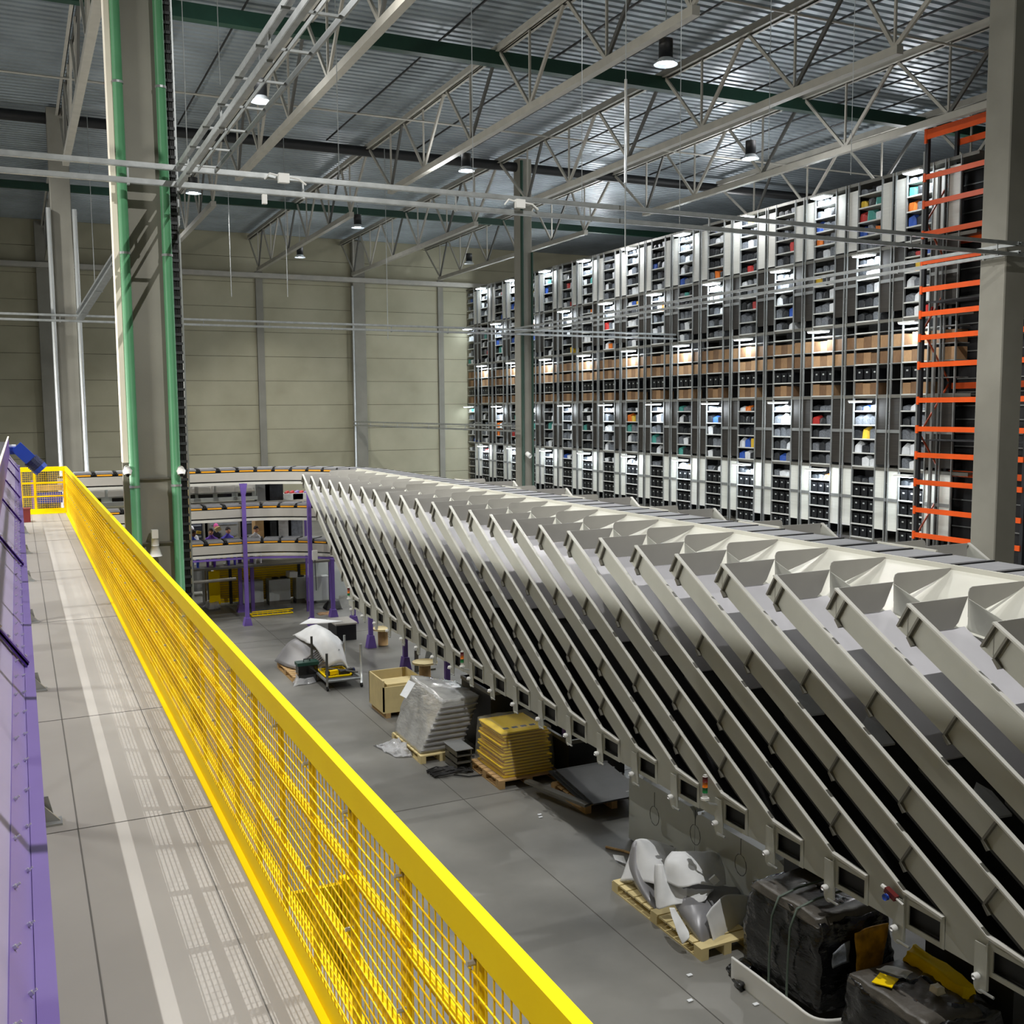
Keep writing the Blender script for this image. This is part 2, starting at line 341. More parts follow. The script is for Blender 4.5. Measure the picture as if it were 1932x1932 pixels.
# ------------------------------------------------------------------ cable trays
def tray(label, a, bq, w, gap, flat=True, drop=True):
    """a pair of parallel perforated channels one above the other, joined by hangers"""
    a = Vector(a); bq = Vector(bq); d = bq-a; L = d.length; d.normalize(); t = thing('cable_tray', label, 'cable tray', a, 'galvanised cable trays')
    s = Vector((0,0,1)).cross(d).normalized()
    for k, dz in enumerate((0, -gap)):
        m = MB(); m.bar((0,0,dz), d*L+Vector((0,0,dz)), w, .012)
        for sg in (-1, 1): m.bar(s*sg*w/2+Vector((0,0,dz+.03)), s*sg*w/2+d*L+Vector((0,0,dz+.03)), .008, .06)
        m.build('channel', 'galv', t)
        c = MB()
        for q in range(3): c.tube([s*(q-1)*w*.25+Vector((0,0,dz+.022)), s*(q-1)*w*.25+d*L+Vector((0,0,dz+.022))], .013, 5)
        c.build('cables', 'rust', t)
    x = .8
    while x < L: h = MB(); h.bar(d*x+Vector((0,0,-gap)), d*x+Vector((0,0,.06)), .02, .02); h.bar(d*x-s*w*.6+Vector((0,0,-gap-.015)), d*x+s*w*.6+Vector((0,0,-gap-.015)), .03, .02); h.build('hanger', 'galv', t); x += 2.2
    return t
tray('long cable tray crossing the hall in front of the large column and right column', (-6, 13.95, Z(3.04)), (19.5, 13.95, Z(3.04)), .06, .2)
tray('cable tray running overhead from the large column towards the camera', (2.0, 13.9, Z(3.04)), (2.0, 3.0, Z(3.04)), .05, .2)
tray('cable tray running from the right column back towards the middle column', (17.35, 13.9, Z(3.04)), (17.35, 36.0, Z(3.04)), .06, .16)
tray('far cable tray crossing in front of the middle column', (-6, 36.0, Z(3.05)), (30, 36.0, Z(2.98)), .13, .17)
tray('low cable tray from the back wall column to the middle column', (17.4, 57.3, Z(-.66)), (17.4, 36.3, Z(-.66)), .13, .2)
a = aty(150, 592, 35.5); bq = aty(222, 478, 30); tray('sloping cable tray rising from the distant left column', a, bq, .2, .2)
b = MB()
y = 13.4
while y > 3.2: b.box(1.93, 2.40, y-.015, y+.015, Z(2.99), Z(3.01)); y -= .9
b.box(2.39, 2.41, 3, 13.6, Z(2.97), Z(3.03)); b.box(2.19, 2.2, 3, 13.6, Z(2.98), Z(3.02))
tag(b.build('cable_ladder', 'galv'), 'flat cable ladder with rungs alongside the overhead cable tray', 'cable ladder')
for u, v, l in ((535, 338, 'left of the middle of the long cable tray'), (981, 386, 'on the long cable tray in front of the middle column')):
    p = aty(u, v, 13.85)
    t = thing('junction_box', 'white junction box '+l, 'box', p, 'junction boxes on the tray')
    box(-.07, .07, -.04, .04, -.05, .07).build('box_body', 'wht', t); MB().tube([(-.25,0,-.02), (-.18,0,.06), (-.07,0,.04)], .012, 6).build('cable', 'wht', t); MB().tube([(.07,0,.03), (.2,0,.02), (.3,0,-.05)], .012, 6).build('cable', 'wht', t)
p = aty(499, 376, 13.9); tag(box(-.03, .03, -.03, .03, -.06, .06).build('junction_box', 'wht', loc=p), 'small white box hanging under the long cable tray', 'box', 'junction boxes on the tray')
# ------------------------------------------------------------------ roof steel
ZU, ZL = Z(9.27), Z(7.32)
def truss(x, y0, y1, label):
    t = thing('roof_truss', label, 'truss', (x, y0, 0), 'grey steel roof trusses'); L = y1-y0; n = 6; s = L/n
    b = MB()
    for sg in (-1, 1): b.box(sg*.09-.05, sg*.09+.05, 0, L, ZU, ZU+.02); b.box(sg*.05-.01, sg*.05+.01, 0, L, ZU, ZU+.22)
    b.build('upper_chord', 'steel', t)
    MB().box(-.09, .09, s*.62, L-s*.62, ZL, ZL+.18).build('lower_chord', 'steel', t)
    for i in range(n):
        ym = s*(i+.5); zt = ZU+.02; zb = ZL+.16
        lo = min(max(ym, s*.66), L-s*.66)
        MB().bar((0, s*i+.1, zt), (0, lo, zb), .06, .1).build('diagonal', 'dsteel' if i % 2 else 'steel', t)
        MB().bar((0, s*(i+1)-.1, zt), (0, lo, zb), .06, .08).build('diagonal', 'steel', t)
        MB().bar((0, lo, zb), (0, lo, zt), .05, .05).build('strut', 'steel', t)
for i, x in enumerate((1.7, 6.75, 11.85, 17.0, 22.05, 27.15)):
    truss(x, 14.4, 36.6, 'grey roof truss of the near bay, %s from the left' % od(i+1))
for i, x in enumerate((-3.4, 1.7, 6.75, 11.85, 17.0, 22.05)):
    truss(x, 36.6, 57.8, 'grey roof truss of the far bay, %s from the left' % od(i+1))
tag(MB().tube([(-22,36.6,Z(9.22)), (46,36.6,Z(9.22))], .17, 14).build('roof_beam', 'dark', smooth=True), 'thick dark round beam crossing the roof above the middle column', 'beam')
tag(box(-22, 46, 25.35, 25.62, Z(8.95), Z(9.3)).build('roof_beam', 'greenbeam'), 'dark green beam crossing the roof of the near bay', 'beam')
tag(box(-22, 46, 14.3, 14.7, 15.3, 15.6).build('roof_beam', 'greenbeam'), 'dark green beam over the large column', 'beam')
tag(box(-22, 46, 47.0, 47.2, Z(9.0), Z(9.3)).build('roof_beam', 'greenbeam'), 'dark green beam crossing the roof of the far bay', 'beam')
tag(box(-22, 34, 57.2, 57.7, Z(7.2), Z(7.45)).build('wall_beam', 'steel'), 'light horizontal steel beam along the top of the back wall', 'beam')
for i, x in enumerate((3.6, 5.3, 8.6, 10.3, 13.6, 15.4, 18.7, 20.4, 23.7, 25.4)):
    tag(MB().tube([(x,14.5,Z(9.45)), (x,36.5,Z(9.45))], .03, 6).build('roof_rod', 'dark'), 'thin dark rod under the near roof bay, %s from the left' % od(i+1), 'rod', 'rods under the roof deck')
for i, y in enumerate((19.3, 31.0)):
    tag(MB().tube([(-8,y,Z(8.9)), (34,y,Z(8.9))], .03, 6).build('tie_rod', 'steel'), 'thin grey tie rod crossing under the roof %s the green beam' % ('in front of', 'behind')[i], 'rod')
for i, (u, v) in enumerate(((355,330),(415,160),(640,345),(893,372),(1098,400),(1282,430),(1450,300),(1605,330),(437,560),(543,560),(180,560),(732,640))):
    yy = 13.95 if i < 8 else 36
    p = aty(u, v, yy); zt = 15.3
    tag(MB().tube([p, (p.x, p.y, zt)], .006 if yy < 20 else .012, 5).build('suspension_wire', 'galv'), 'thin suspension wire holding the %s cable tray, %s from the left' % ('near', od(i+1)) if i < 8 else 'thin suspension wire of the far cable tray, %s from the left' % od(i-7), 'wire', 'suspension wires')
p = aty(1180, 345, 13.6)
t = thing('hanging_pole', 'bright vertical pole hanging from the roof over the sorter', 'pole', (p.x, p.y, 0))
MB().tube([(0,0,aty(1180,345,13.6).z), (0,0,aty(1182,150,13.6).z)], .022, 8).build('pole', 'bright', t, True)
MB().tube([(0,0,aty(1182,150,13.6).z), (0,0,15.3)], .008, 6).build('wire', 'galv', t); MB().tube([(0,0,aty(1180,480,13.6).z), (0,0,aty(1180,345,13.6).z)], .012, 6).build('lower_rod', 'galv', t)
# ------------------------------------------------------------------ high bay lamps
lamp0 = thing('high_bay_lamp', 'x', 'lamp', (0,0,0), 'high bay lamps')
MB().tube([(0,0,.12), (0,0,.5)], .15, 16).build('housing', 'dark', lamp0, True)
MB().tube([(0,0,.12), (0,0,.0)], [.15,.25], 18, cap=False).build('reflector', 'bright', lamp0, True)
MB().tube([(0,0,.06), (0,0,.055)], .17, 16).build('lens', 'lamp', lamp0)
MB().tube([(0,0,.5), (0,0,1.5)], .012, 5).build('hanger', 'galv', lamp0)
def spot(x, y, z, e, col=(1,.95,.86), size=160, r=.06):
    l = bpy.data.lights.new('lamp_or_fill_light', 'SPOT'); l.energy = e; l.color = col; l.spot_size = math.radians(size); l.spot_blend = .5; l.shadow_soft_size = r
    o = bpy.data.objects.new('lamp_or_fill_light', l); C.objects.link(o); o.location = (x, y, z); return o
LAMPS = [(atz(492,192,Z(7.1)), 'above the cable tray left of centre'), (atz(1256,122,Z(7.1)), 'brightest, high over the sorter'), (atz(880,323,Z(7.1)), 'left of the middle column'), (atz(1416,300,Z(7.1)), 'over the shelving wall'),
 (atz(675,430,Z(7.1)), 'far away, above the back wall centre'), (atz(365,365,Z(7.1)), 'just under the long cable tray near the large column'), (atz(566,486,Z(7.1)), 'farthest, near the back wall')]
for i, (p, l) in enumerate(LAMPS):
    o = lamp0 if i == 0 else dup(lamp0, p, '')
    o.location = p; o['label'] = 'high bay lamp with dark housing '+l
o = dup(lamp0, atz(885, 498, Z(7.1)), 'unlit dark high bay lamp left of the middle column')
for ch in list(o.children):
    if ch.name.startswith('lens'): bpy.data.objects.remove(ch)
E_L = 1500
WARM = (1,.985,.955)
for y, e in ((4.5, 3500), (16.5, 1500)): spot(5.6, y, Z(8.8), e, WARM, r=.02)
for y in (-1, 4, 9, 14, 19, 24, 29): spot(-2.9, y, Z(8.8), 2300, WARM, 74, r=.02)      # narrow beams over the walkway
for y in (20, 34): spot(-2.9, y, Z(8.8), 1100, WARM)
# tube lights of the work stations left of the conveyor, out of the frame
tl0 = thing('tube_light', 'x', 'lamp', (0,0,0), 'station tube lights')
box(-.04, .04, -.6, .6, 0, .06).build('housing', 'wht', tl0); box(-.03, .03, -.58, .58, -.02, 0).build('tube', 'tube', tl0); MB().tube([(0,0,.06), (0,0,8)], .01, 5).build('hanger', 'galv', tl0)
for i, y in enumerate((11, 16, 21, 27, 33)):
    o = tl0 if i == 0 else dup(tl0, (0,0,0), '')
    o.location = (-5.0, y, Z(.95)); o['label'] = 'tube light over the stations left of the purple conveyor, %s from the camera' % od(i+1)
    l = bpy.data.lights.new('station_light', 'AREA'); l.shape = 'RECTANGLE'; l.size = .15; l.size_y = 1.2; l.energy = 350; l.color = (1,.98,.92); q = bpy.data.objects.new('station_light', l); C.objects.link(q); q.location = (-4.95, y, Z(.9)); q.rotation_euler = (0, math.radians(-70), 0)
for p, l in LAMPS: spot(p.x, p.y, p.z-.02, 1400, WARM, 138)
for x, y, e in ((19.2, 15, 1000), (19.2, 40, 900), (-3, 44, 700), (5.5, 52, 500), (12.4, 54, 350), (19.2, 52, 250), (26, 22, 400)):  # added fill lights where no lamp hangs
    spot(x, y, Z(7.1), e*1.05, WARM, 112 if x < 15 else 158)
for x, y in ((12, 12), (5, 24), (12, 30), (20, 24), (5, 46), (14, 48), (23.5, 40), (23.5, 31), (28, 27), (28, 37), (28, 48), (-3, 30)):   # added point lights without fixtures, brightening the roof deck
    l = bpy.data.lights.new('roof_fill', 'POINT'); l.energy = 115 if x < 22 else 230; l.color = (.97,.98,1); l.shadow_soft_size = .5; o = bpy.data.objects.new('roof_fill', l); C.objects.link(o); o.location = (x, y, Z(7.0 if x < 22 else 7.6))
w = bpy.data.worlds.new('world'); bpy.context.scene.world = w; w.use_nodes = True
w.node_tree.nodes['Background'].inputs['Color'].default_value = (.9,.95,1,1); w.node_tree.nodes['Background'].inputs['Strength'].default_value = .35
# ------------------------------------------------------------------ chutes
PITCH = .8657; AZ = Z(-1.68); SL = math.tan(math.radians(30.05)); XA = 6.82
A0 = 5.55
def slope(y): return y*SL        # y runs from 0 (top) to negative
def make_chute(mirror=False):
    t = thing('chute_conveyor', 'x', 'chute', (0,0,0), 'sloping chutes')
    yb = -4.39; H = .285; K = -1 if mirror else 1
    def P(poly, x0, x1): return MB().prism(poly, 0, K*x0, K*x1)
    def BX(x0, x1, *r): return box(min(K*x0, K*x1), max(K*x0, K*x1), *r)
    n = (.5, -.866)              # along-the-panel normal, pointing down
    P([(0,0), (.13,-.225), (yb+.02,slope(yb)-.27), (yb,slope(yb))], 0, .012).build('side_panel', 'chute', t)
    if not mirror: P([(yb,slope(yb)-.1), (yb+.43,slope(yb+.43)-.27), (yb+.43,-2.86), (yb,-2.86)], .001, .011).build('end_plate', 'chute', t)
    m = MB(); m.bar((K*-.012,0,.0), (K*-.012,yb,slope(yb)), .045, .016); m.build('edge_flange', 'chutef', t)
    P([(-.86,slope(-.86)), (-.86,slope(-.86)-.3), (yb,slope(yb)-.3), (yb,slope(yb)), (yb-.42,-2.57), (yb-.42,-2.8), (yb, -2.86)][0:4], .70, .712).build('inner_panel', 'chute', t)
    # floor of the chute
    d = -.27
    P([(.02,d-.0), (-1.9,slope(-1.9)+d), (-1.9,slope(-1.9)+d-.012), (.02,d-.012)], .012, .70).build('slide', 'slide', t)
    if not mirror:
        P([(-1.86,slope(-1.86)+d-.02), (yb,slope(yb)+d-.02), (yb-.42,-2.82), (yb-.42,-2.88), (yb,slope(yb)+d-.08), (-1.86,slope(-1.86)+d-.08)], .03, .69).build('belt', 'belt', t)
    # end wall, faces down the chute
    MB().prism([(0,0), (K*.71,.005), (K*.60,-.22), (K*.54,-.27), (0,-.27)], 1, .0, .01).build('end_wall', 'wallend_shade', t)
    # hopper: divider fin and curved slide down from the sorter lip
    fin = [(.715,.04), (.73,.075), (.76,.088), (1.50,.085)]+[(1.50-.78*f, .085-.03*f-.24*f**.7) for f in [k/10 for k in range(1, 11)]]
    MB().prism([(K*x, z) for x, z in fin], 1, .0, .008).build('divider', 'wallend_shade', t)
    def sx(f): return K*(1.49-.80*f)
    def sz(f): return .08-.34*(f**.8)-.06*f*f
    g = []; N = 8; Mj = 5
    for i in range(N+1):
        f = i/N
        for j in range(Mj+1):
            v = j/Mj; yy = -PITCH*(1-v)*(1-.0*f)+.0
            dip = -.03*math.sin(math.pi*v)*f
            g.append((sx(f), yy, sz(f)+dip))
    MB().add(g, [(i*(Mj+1)+j, i*(Mj+1)+j+1, (i+1)*(Mj+1)+j+1, (i+1)*(Mj+1)+j) for i in range(N) for j in range(Mj)]).build('hopper_slide', 'hop', t, True)
    BX(1.47, 1.50, -PITCH, .0, .03, .115).build('lip', 'hop', t)
    # panel under the hopper that closes the side of the chute
    P([(0,-.02), (-.86,-.33), (-.86,-.95), (0,-.55)], .715, .725).build('back_panel', 'chute', t)
    s = 0
    for y in ((-.02, -.14, -1.42, -2.7, -3.6) if not mirror else (-.02,)):
        m = MB(); z = slope(y); m.bar((K*-.012, y+.0, z-.01), (K*-.012, y+.115, z-.2), .02, .05, (1,0,0))
        if s: m.bar((K*-.012, y+.115, z-.2), (K*-.012, y+.06, z-.27), .025, .06, (1,0,0))
        m.build('strap', 'bracket', t); s = 1
    if mirror: return t
    # lower end: flange, window, bracket, knob
    m = MB(); m.bar((-.015,yb,slope(yb)), (-.015,yb-.43,-2.585), .05, .022); m.build('end_flange', 'chutef', t)
    m = MB(); m.frame(-.004, .014, yb-.43, yb+.0, -2.87, -2.6, .045); m.box(0, .012, yb-.43, yb, -2.62, -2.585); f = m.build('window_frame', 'chute', t)
    BX(.05, .055, yb-.42, yb, -2.86, -2.6).build('window_dark_fill', 'black', f)  # black sheet standing in for the dark interior behind the window
    rr = [(yb+.0,-2.62), (yb+.0,-2.98)]+[(yb+.055+.055*math.sin(a), -2.98-.06*math.cos(a)) for a in [k*math.pi/10-math.pi/2 for k in range(11)]]+[(yb+.11,-2.62)]
    b = MB().prism(rr, 0, -.03, -.018); b.box(-.03, .0, yb-.012, yb+.0, -3.0, -2.6); b.build('end_bracket', 'chute', t)
    MB().tube([(-.1,yb+.055,-2.89), (-.085,yb+.055,-2.89), (-.05,yb+.055,-2.89), (-.035,yb+.055,-2.89)], [.018,.032,.032,.018], 10).build('knob', 'knob', t, True)
    MB().tube([(-.045,yb+.04,-3.0), (-.045,yb-.1,-3.0)], .012, 6).build('tension_screw', 'galv', t)
    return t
ch0 = make_chute()
NCH = 26
for i in range(NCH):
    lab = 'grey sloping chute with dark end wall, %s from the right edge' % od(i+1)
    o = ch0 if i == 0 else dup(ch0, (0,0,0), lab)
    o.location = (XA, A0+PITCH*i, AZ); o['label'] = lab
mc = make_chute(True)
for k, y in enumerate((6.4, 8.98, 11.56, 14.15, 16.75, 19.35, 21.95)):
    lab = 'grey hopper on the far side of the sorter, %s from the right edge' % od(k+1)
    o = mc if k == 0 else dup(mc, (0,0,0), lab, 'far side hoppers')
    o.location = (17.32-XA, y, AZ); o['label'] = lab; o['group'] = 'far side hoppers'
# sheets of parcel bags lying on chutes
for i, (u, v, kind) in enumerate(((942,1143,'w'),(903,1065,'w'),(1510,1318,'w'),(1525,1332,'w'),(1655,1361,'w'),(975,1080,'s'),(1010,1085,'s'),(1868,1508,'w'))):
    # find the chute floor under this pixel: the plane x = 7.15
    p = atx(u, v, 7.12); y = p.y
    # nearest chute floor in z
    best = min(range(NCH), key=lambda k: abs(AZ+slope(y-(A0+PITCH*k))-.27-p.z))
    z = AZ+slope(y-(A0+PITCH*best))-.24
    if kind == 's': continue
    m = MB(); random.seed(i); w2 = .10+.05*random.random()
    pts = [(-w2,-.12,0), (w2*.8,-.14,.01), (w2,.08,.0), (.2*w2,.16,.02), (-w2*.8,.1,.0)]
    m.add([(x, yy, SL*yy+zz+.01) for x, yy, zz in pts]+[(x, yy, SL*yy+zz+.03) for x, yy, zz in pts], [(0,4,3,2,1), (5,6,7,8,9)]+[(k,(k+1)%5,5+(k+1)%5,5+k) for k in range(5)])
    tag(m.build('parcel', 'pw', loc=(7.12, y, z)), 'flat white parcel lying inside a chute, %s of the white parcels from the left' % od(1+sorted((942,903,1510,1525,1655,1868)).index(u)), 'parcel', 'white parcels in the chutes')
# purple legs under the chutes
leg0 = thing('support_stanchion', 'x', 'stanchion', (0,0,0), 'purple support legs')
box(-.05, .05, -.05, .05, .02, 3.9).build('post', 'leg', leg0); MB().prism([(-.12,0), (.12,0), (.06,.32), (-.06,.32)], 1, -.11, .11).build('foot', 'leg', leg0)
for i, y in enumerate([24.88-2.597*k for k in range(9)]):
    lab = 'purple steel leg under the row of chutes, %s from the far end' % od(i+1)
    o = leg0 if i == 0 else dup(leg0, (0,0,0), lab)
    o.location = (7.86, y, 0); o['label'] = lab
# ------------------------------------------------------------------ sorter loop, three levels
CX, CY, RR = 5.4, 26.4, 3.265
def path(s):       # s measured from y = 5 going back; returns point and heading
    L1 = CY-3.0
    if s < L1: return Vector((CX+RR, 3.0+s)), math.pi/2
    s -= L1; L2 = RR*math.pi/2
    if s < L2: a = s/RR; return Vector((CX+RR*math.cos(a), CY+RR*math.sin(a))), math.pi/2+a
    s -= L2; return Vector((CX-s, CY+RR)), math.pi
def sweep(prof, s0, s1, step=.25):   # prof: (offset to the right of travel, z)
    ss = [s0+(s1-s0)*k/max(1, int((s1-s0)/step)) for k in range(int((s1-s0)/step)+1)]; m = MB(); n = len(prof); vs = []
    for s in ss:
        p, h = path(s); r = Vector((math.sin(h), -math.cos(h)))
        vs += [(p.x+r.x*o, p.y+r.y*o, z) for o, z in prof]
    fs = [(i*n+k, i*n+(k+1)%n, (i+1)*n+(k+1)%n, (i+1)*n+k) for i in range(len(ss)-1) for k in range(n)]
    return m.add(vs, fs+[tuple(range(n))[::-1], tuple(range((len(ss)-1)*n, len(ss)*n))])
def rect(o0, o1, z0, z1): return [(o0,z0), (o1,z0), (o1,z1), (o0,z1)]
SE = 23.4+5.13+4.5
car0 = thing('belt_carrier', 'x', 'carrier', (0,0,0), 'sorter carriers')
b = MB(); prof = [(-.235,-.05), (-.235,-.015)]+[(-.22,0), (.22,0), (.235,-.015), (.235,-.05)]
b.prism([(x, z) for x, z in [(-.205,-.06), (-.22,-.03), (-.2,0), (.2,0), (.22,-.03), (.205,-.06)]], 1, -.275, .275); b.build('belt', 'cbelt', car0)
b = MB(); b.box(-.24, .235, -.285, .285, -.09, -.055); b.box(-.289, -.246, -.29, .29, -.07, .006); b.build('frame', 'black', car0)
box(-.19, .19, .286, .296, -.105, -.07).build('side_strip', 'orange', car0); box(-.19, .19, -.296, -.286, -.105, -.07).build('side_strip', 'orange', car0)
first = True
LV = [(Z(-1.575), 2.7, 'top', 'sorter'), (Z(-2.60), 24.5, 'middle', 'loop'), (Z(-3.60), 24.5, 'lowest', 'loop')]
for z, s0, nm, what in LV:
    t = thing('sorter_track', 'grey curved sorter track, %s of three levels' % nm, 'conveyor', (0,0,0), 'sorter tracks')
    sweep(rect(-.30, -.285, z-.36, z-.13), s0 if nm != 'top' else 23.6, SE).build('fascia', 'fascia', t)
    sweep(rect(-.33, -.27, z-.47, z-.40), s0 if nm != 'top' else 23.6, SE).build('bottom_rail', 'chutef', t)
    sweep(rect(-.25, .25, z-.40, z-.36), s0, SE).build('underside', 'black', t)
    sweep(rect(.285, .30, z-.40, z-.1), s0, SE).build('outer_fascia', 'fascia', t)
    sweep(rect(-.2, .2, z-.13, z-.10), s0, SE).build('guide', 'black', t)
    if nm == 'lowest': sweep(rect(-.34, -.26, z-.55, z-.50), s0, SE, .4).build('support_beam', 'leg', t)
    s = s0+.3; k = 1
    while s < SE-.2:
        p, h = path(s)
        lab = 'grey belt carrier on the %s sorter level, %s from %s' % (nm, od(k), 'the right edge' if nm == 'top' else 'the bend')
        if first: o = car0; first = False
        else: o = dup(car0, (0,0,0), lab)
        o.location = (p.x, p.y, z); o.rotation_euler = (0,0,h); o['label'] = lab
        s += .535; k += 1
for x, y, zt, l in ((5.60,29.12,Z(-2.0),'tall front purple post with a foot before the curved track'), (5.82,31.2,Z(-3.9),'grey purple column behind the curved track beside the yellow stack'), (7.22,28.25,Z(-1.8),'tall purple post where the track bends behind the first chutes'), (8.1,29.2,Z(-4.0),'short purple post behind the far chutes'), (8.35,28.0,Z(-4.2),'purple post nearest the far end of the chute row')):
    t = thing('support_post', l, 'post', (x, y, 0), 'purple track posts')
    box(-.05, .05, -.06, .06, .02, zt).build('post', 'leg', t); MB().prism([(-.12,0), (.12,0), (.07,.22), (-.07,.22)], 1, -.12, .12).build('foot', 'leg', t)
    MB().prism([(-.055,zt-.3), (.055,zt-.3), (.10,zt), (-.10,zt)], 1, -.07, .07).build('head_plate', 'leg', t)
t = thing('switch_box', 'white switch box on the purple post at the track bend', 'box', (7.32, 28.15, aty(592, 1048, 28.1).z)); box(-.07, .07, -.05, .05, -.13, .13).build('box_body', 'wht', t); MB().tube([(0,0,-.13), (.02,0,-1.0)], .012, 5).build('cable', 'rust', t)
tag(MB().tube([aty(335, 1102, 29.0), aty(445, 1092, 29.6)], .045, 8).build('cross_bar', 'bracket'), 'dark horizontal bar between the large column and the grey purple post', 'bar')
# bag stations between the upper levels
st0 = thing('bag_station', 'x', 'cabinet', (0,0,0), 'grey bag stations')
box(-.34, .34, 0, .3, 0, .70).build('body', 'cab', st0); box(-.2, .2, -.02, 0, .08, .2).build('slot', 'lens', st0); box(-.34, .34, -.14, 0, 0, .1).build('tray', 'cab', st0); box(-.3, .3, -.015, 0, .24, .66).build('door', 'wht', st0)
for i, (u) in enumerate((176, 226, 354, 388, 424, 462)):
    p = aty(u, 944, 30.3); lab = 'grey bag station with black slot above the middle track, %s from the left' % od(i+1)
    o = st0 if i == 0 else dup(st0, (0,0,0), lab)
    o.location = (p.x, 30.3, Z(-2.55)); o['label'] = lab
for i, (u, w2, h, m, l) in enumerate(((497,.19,.6,'dcab','dark grey wrapped box standing on the middle track level'), (518,.26,.62,'pk','black film wrapped stack on the middle track level'), (553,.3,.18,'cab','low white tote with red goods on the middle track level'), (571,.28,.17,'cab','low white tote at the right end of the middle track level'))):
    p = aty(u, 944, 30.2); t = thing('storage_box', l, 'box', (p.x, 30.2, Z(-2.6)))
    box(-w2, w2, 0, .35, 0, h).build('box_body', m, t)
    if i > 1:
        for k in range(3): MB().bar((-.2+.15*k,.1,h), (-.1+.15*k,.2,h+.05), .08, .06).build('contents', 'pr' if k < 2 else 'purple', t)
tag(box(3.0, 8.4, 30.15, 30.65, Z(-2.66), Z(-2.6)).build('shelf_deck', 'fascia'), 'grey deck behind the middle track carrying stations and boxes', 'shelf')
# lower sorting platform with workers
tag(box(2.5, 8.6, 30.4, 32.6, Z(-4.56), Z(-4.5)).build('work_platform', 'bracket'), 'grey work platform behind the lowest track', 'platform')
def person(x, y, z, label, shirt, hair, skin='skin', yaw=0, lean=.1, reach=.35, h=1.46):
    t = thing('person', label, 'person', (x, y, z), rz=yaw); k = h/1.7
    V = [(0,0,.92), (0,-.02,1.15), (0,-lean*.6,1.38), (0,-lean,1.50), (0,-lean-.03,1.60), (.17,-lean*.7,1.40), (.22,-lean-.1,1.18), (.14,-lean-reach,1.10), (-.17,-lean*.7,1.40), (-.22,-lean-.1,1.18), (-.14,-lean-reach,1.10), (.10,-.03,.88), (.11,-.40,.90), (.11,-.38,.48), (-.10,-.03,.88), (-.11,-.40,.90), (-.11,-.38,.48), (.11,-.5,.45), (-.11,-.5,.45)]
    Ed = [(0,1), (1,2), (2,3), (3,4), (2,5), (5,6), (6,7), (2,8), (8,9), (9,10), (0,11), (11,12), (12,13), (0,14), (14,15), (15,16), (13,17), (16,18)]
    Rr = [.15,.14,.16,.06,.06,.075,.055,.035,.075,.055,.035,.10,.07,.045,.10,.07,.045,.04,.04]
    me = bpy.data.meshes.new('body'); me.from_pydata([tuple(c*k for c in v) for v in V], Ed, []); o = bpy.data.objects.new('body', me); C.objects.link(o); o.parent = t
    sk = o.modifiers.new('skin', 'SKIN'); ss = o.modifiers.new('sub', 'SUBSURF'); ss.levels = ss.render_levels = 1
    for i, sv in enumerate(me.skin_vertices[0].data): sv.radius = (Rr[i]*k, Rr[i]*k*.8); sv.use_root = (i == 0)
    me.materials.append(M[shirt])
    hd = MB(); c = Vector((0, -lean-.06, 1.66))*k; vs = []; N = 12
    for i in range(9):
        ph = math.pi*i/8
        for j in range(N):
            a = 2*math.pi*j/N; vs.append(c+Vector((.082*math.sin(ph)*math.cos(a), .098*math.sin(ph)*math.sin(a), -.115*math.cos(ph)*-1))*k)
    hd.add(vs, [(i*N+j, i*N+(j+1)%N, (i+1)*N+(j+1)%N, (i+1)*N+j) for i in range(8) for j in range(N)])
    hd.tube([c+Vector((0,-.09,0)), c+Vector((0,-.12,-.02))], [.012,.016], 6)
    hd.build('head', skin, t, True)
    hr = MB(); hr.add([v+Vector((0,.012,.012)) + (v-c)*.1 for v in vs[:N*5]], [(i*N+j, i*N+(j+1)%N, (i+1)*N+(j+1)%N, (i+1)*N+j) for i in range(4) for j in range(N)]); hr.build('hair', hair, t, True)
    hn = MB()
    for s in (1, -1):
        a = Vector((.14*s, -lean-reach, 1.10))*k; hn.tube([a, a+Vector((0,-.09,-.02))], [.035,.03], 8)
        for f in range(4): hn.tube([a+Vector((.024-.016*f,-.08,-.02)), a+Vector((.026-.017*f,-.13,-.035)), a+Vector((.026-.017*f,-.155,-.06))], .009, 5)
        hn.tube([a+Vector((-s*.03,-.03,-.01)), a+Vector((-s*.055,-.075,-.02))], .011, 5)
    hn.build('hands', skin, t, True)
    st = thing('stool', 'dark stool under the '+label.split(' over')[0].split(' bending')[0].split(' standing')[0].split(' holding')[0].split(' behind')[0].split(' right')[0], 'stool', (x, y, z+.42)); MB().tube([(0,.02,.34), (0,.02,.38)], .15, 12).build('seat', 'black', st); MB().tube([(0,.02,0), (0,.02,.34)], .04, 8).build('stem', 'bracket', st)
zf = Z(-4.50)-.42
person(aty(352,1000,30.95).x, 30.95, zf, 'person in a blue top bending over the lowest track next to the large column', 'shirt3', 'hair', 'skin2', .5, .3)
person(aty(361,990,31.8).x, 31.8, zf, 'person in white cap sitting behind the person in blue', 'cap', 'cap', 'skin', -.2, .05)
person(aty(399,996,31.0).x, 31.0, zf, 'person in a dark purple shirt with dark hair holding a tan parcel', 'shirt', 'hair', 'skin', -.3)
person(aty(406,990,32.2).x, 32.2, zf, 'person with bright pink head covering behind the purple shirt', 'bin', 'pink', 'skin')
person(aty(427,997,31.1).x, 31.1, zf, 'person in a bright violet shirt right of the tan parcel', 'shirt2', 'hair', 'skin', .2)
person(aty(474,1003,31.1).x, 31.1, zf, 'person in white top reaching over the track beside the purple post', 'cap', 'hair', 'skin', .3, .3)
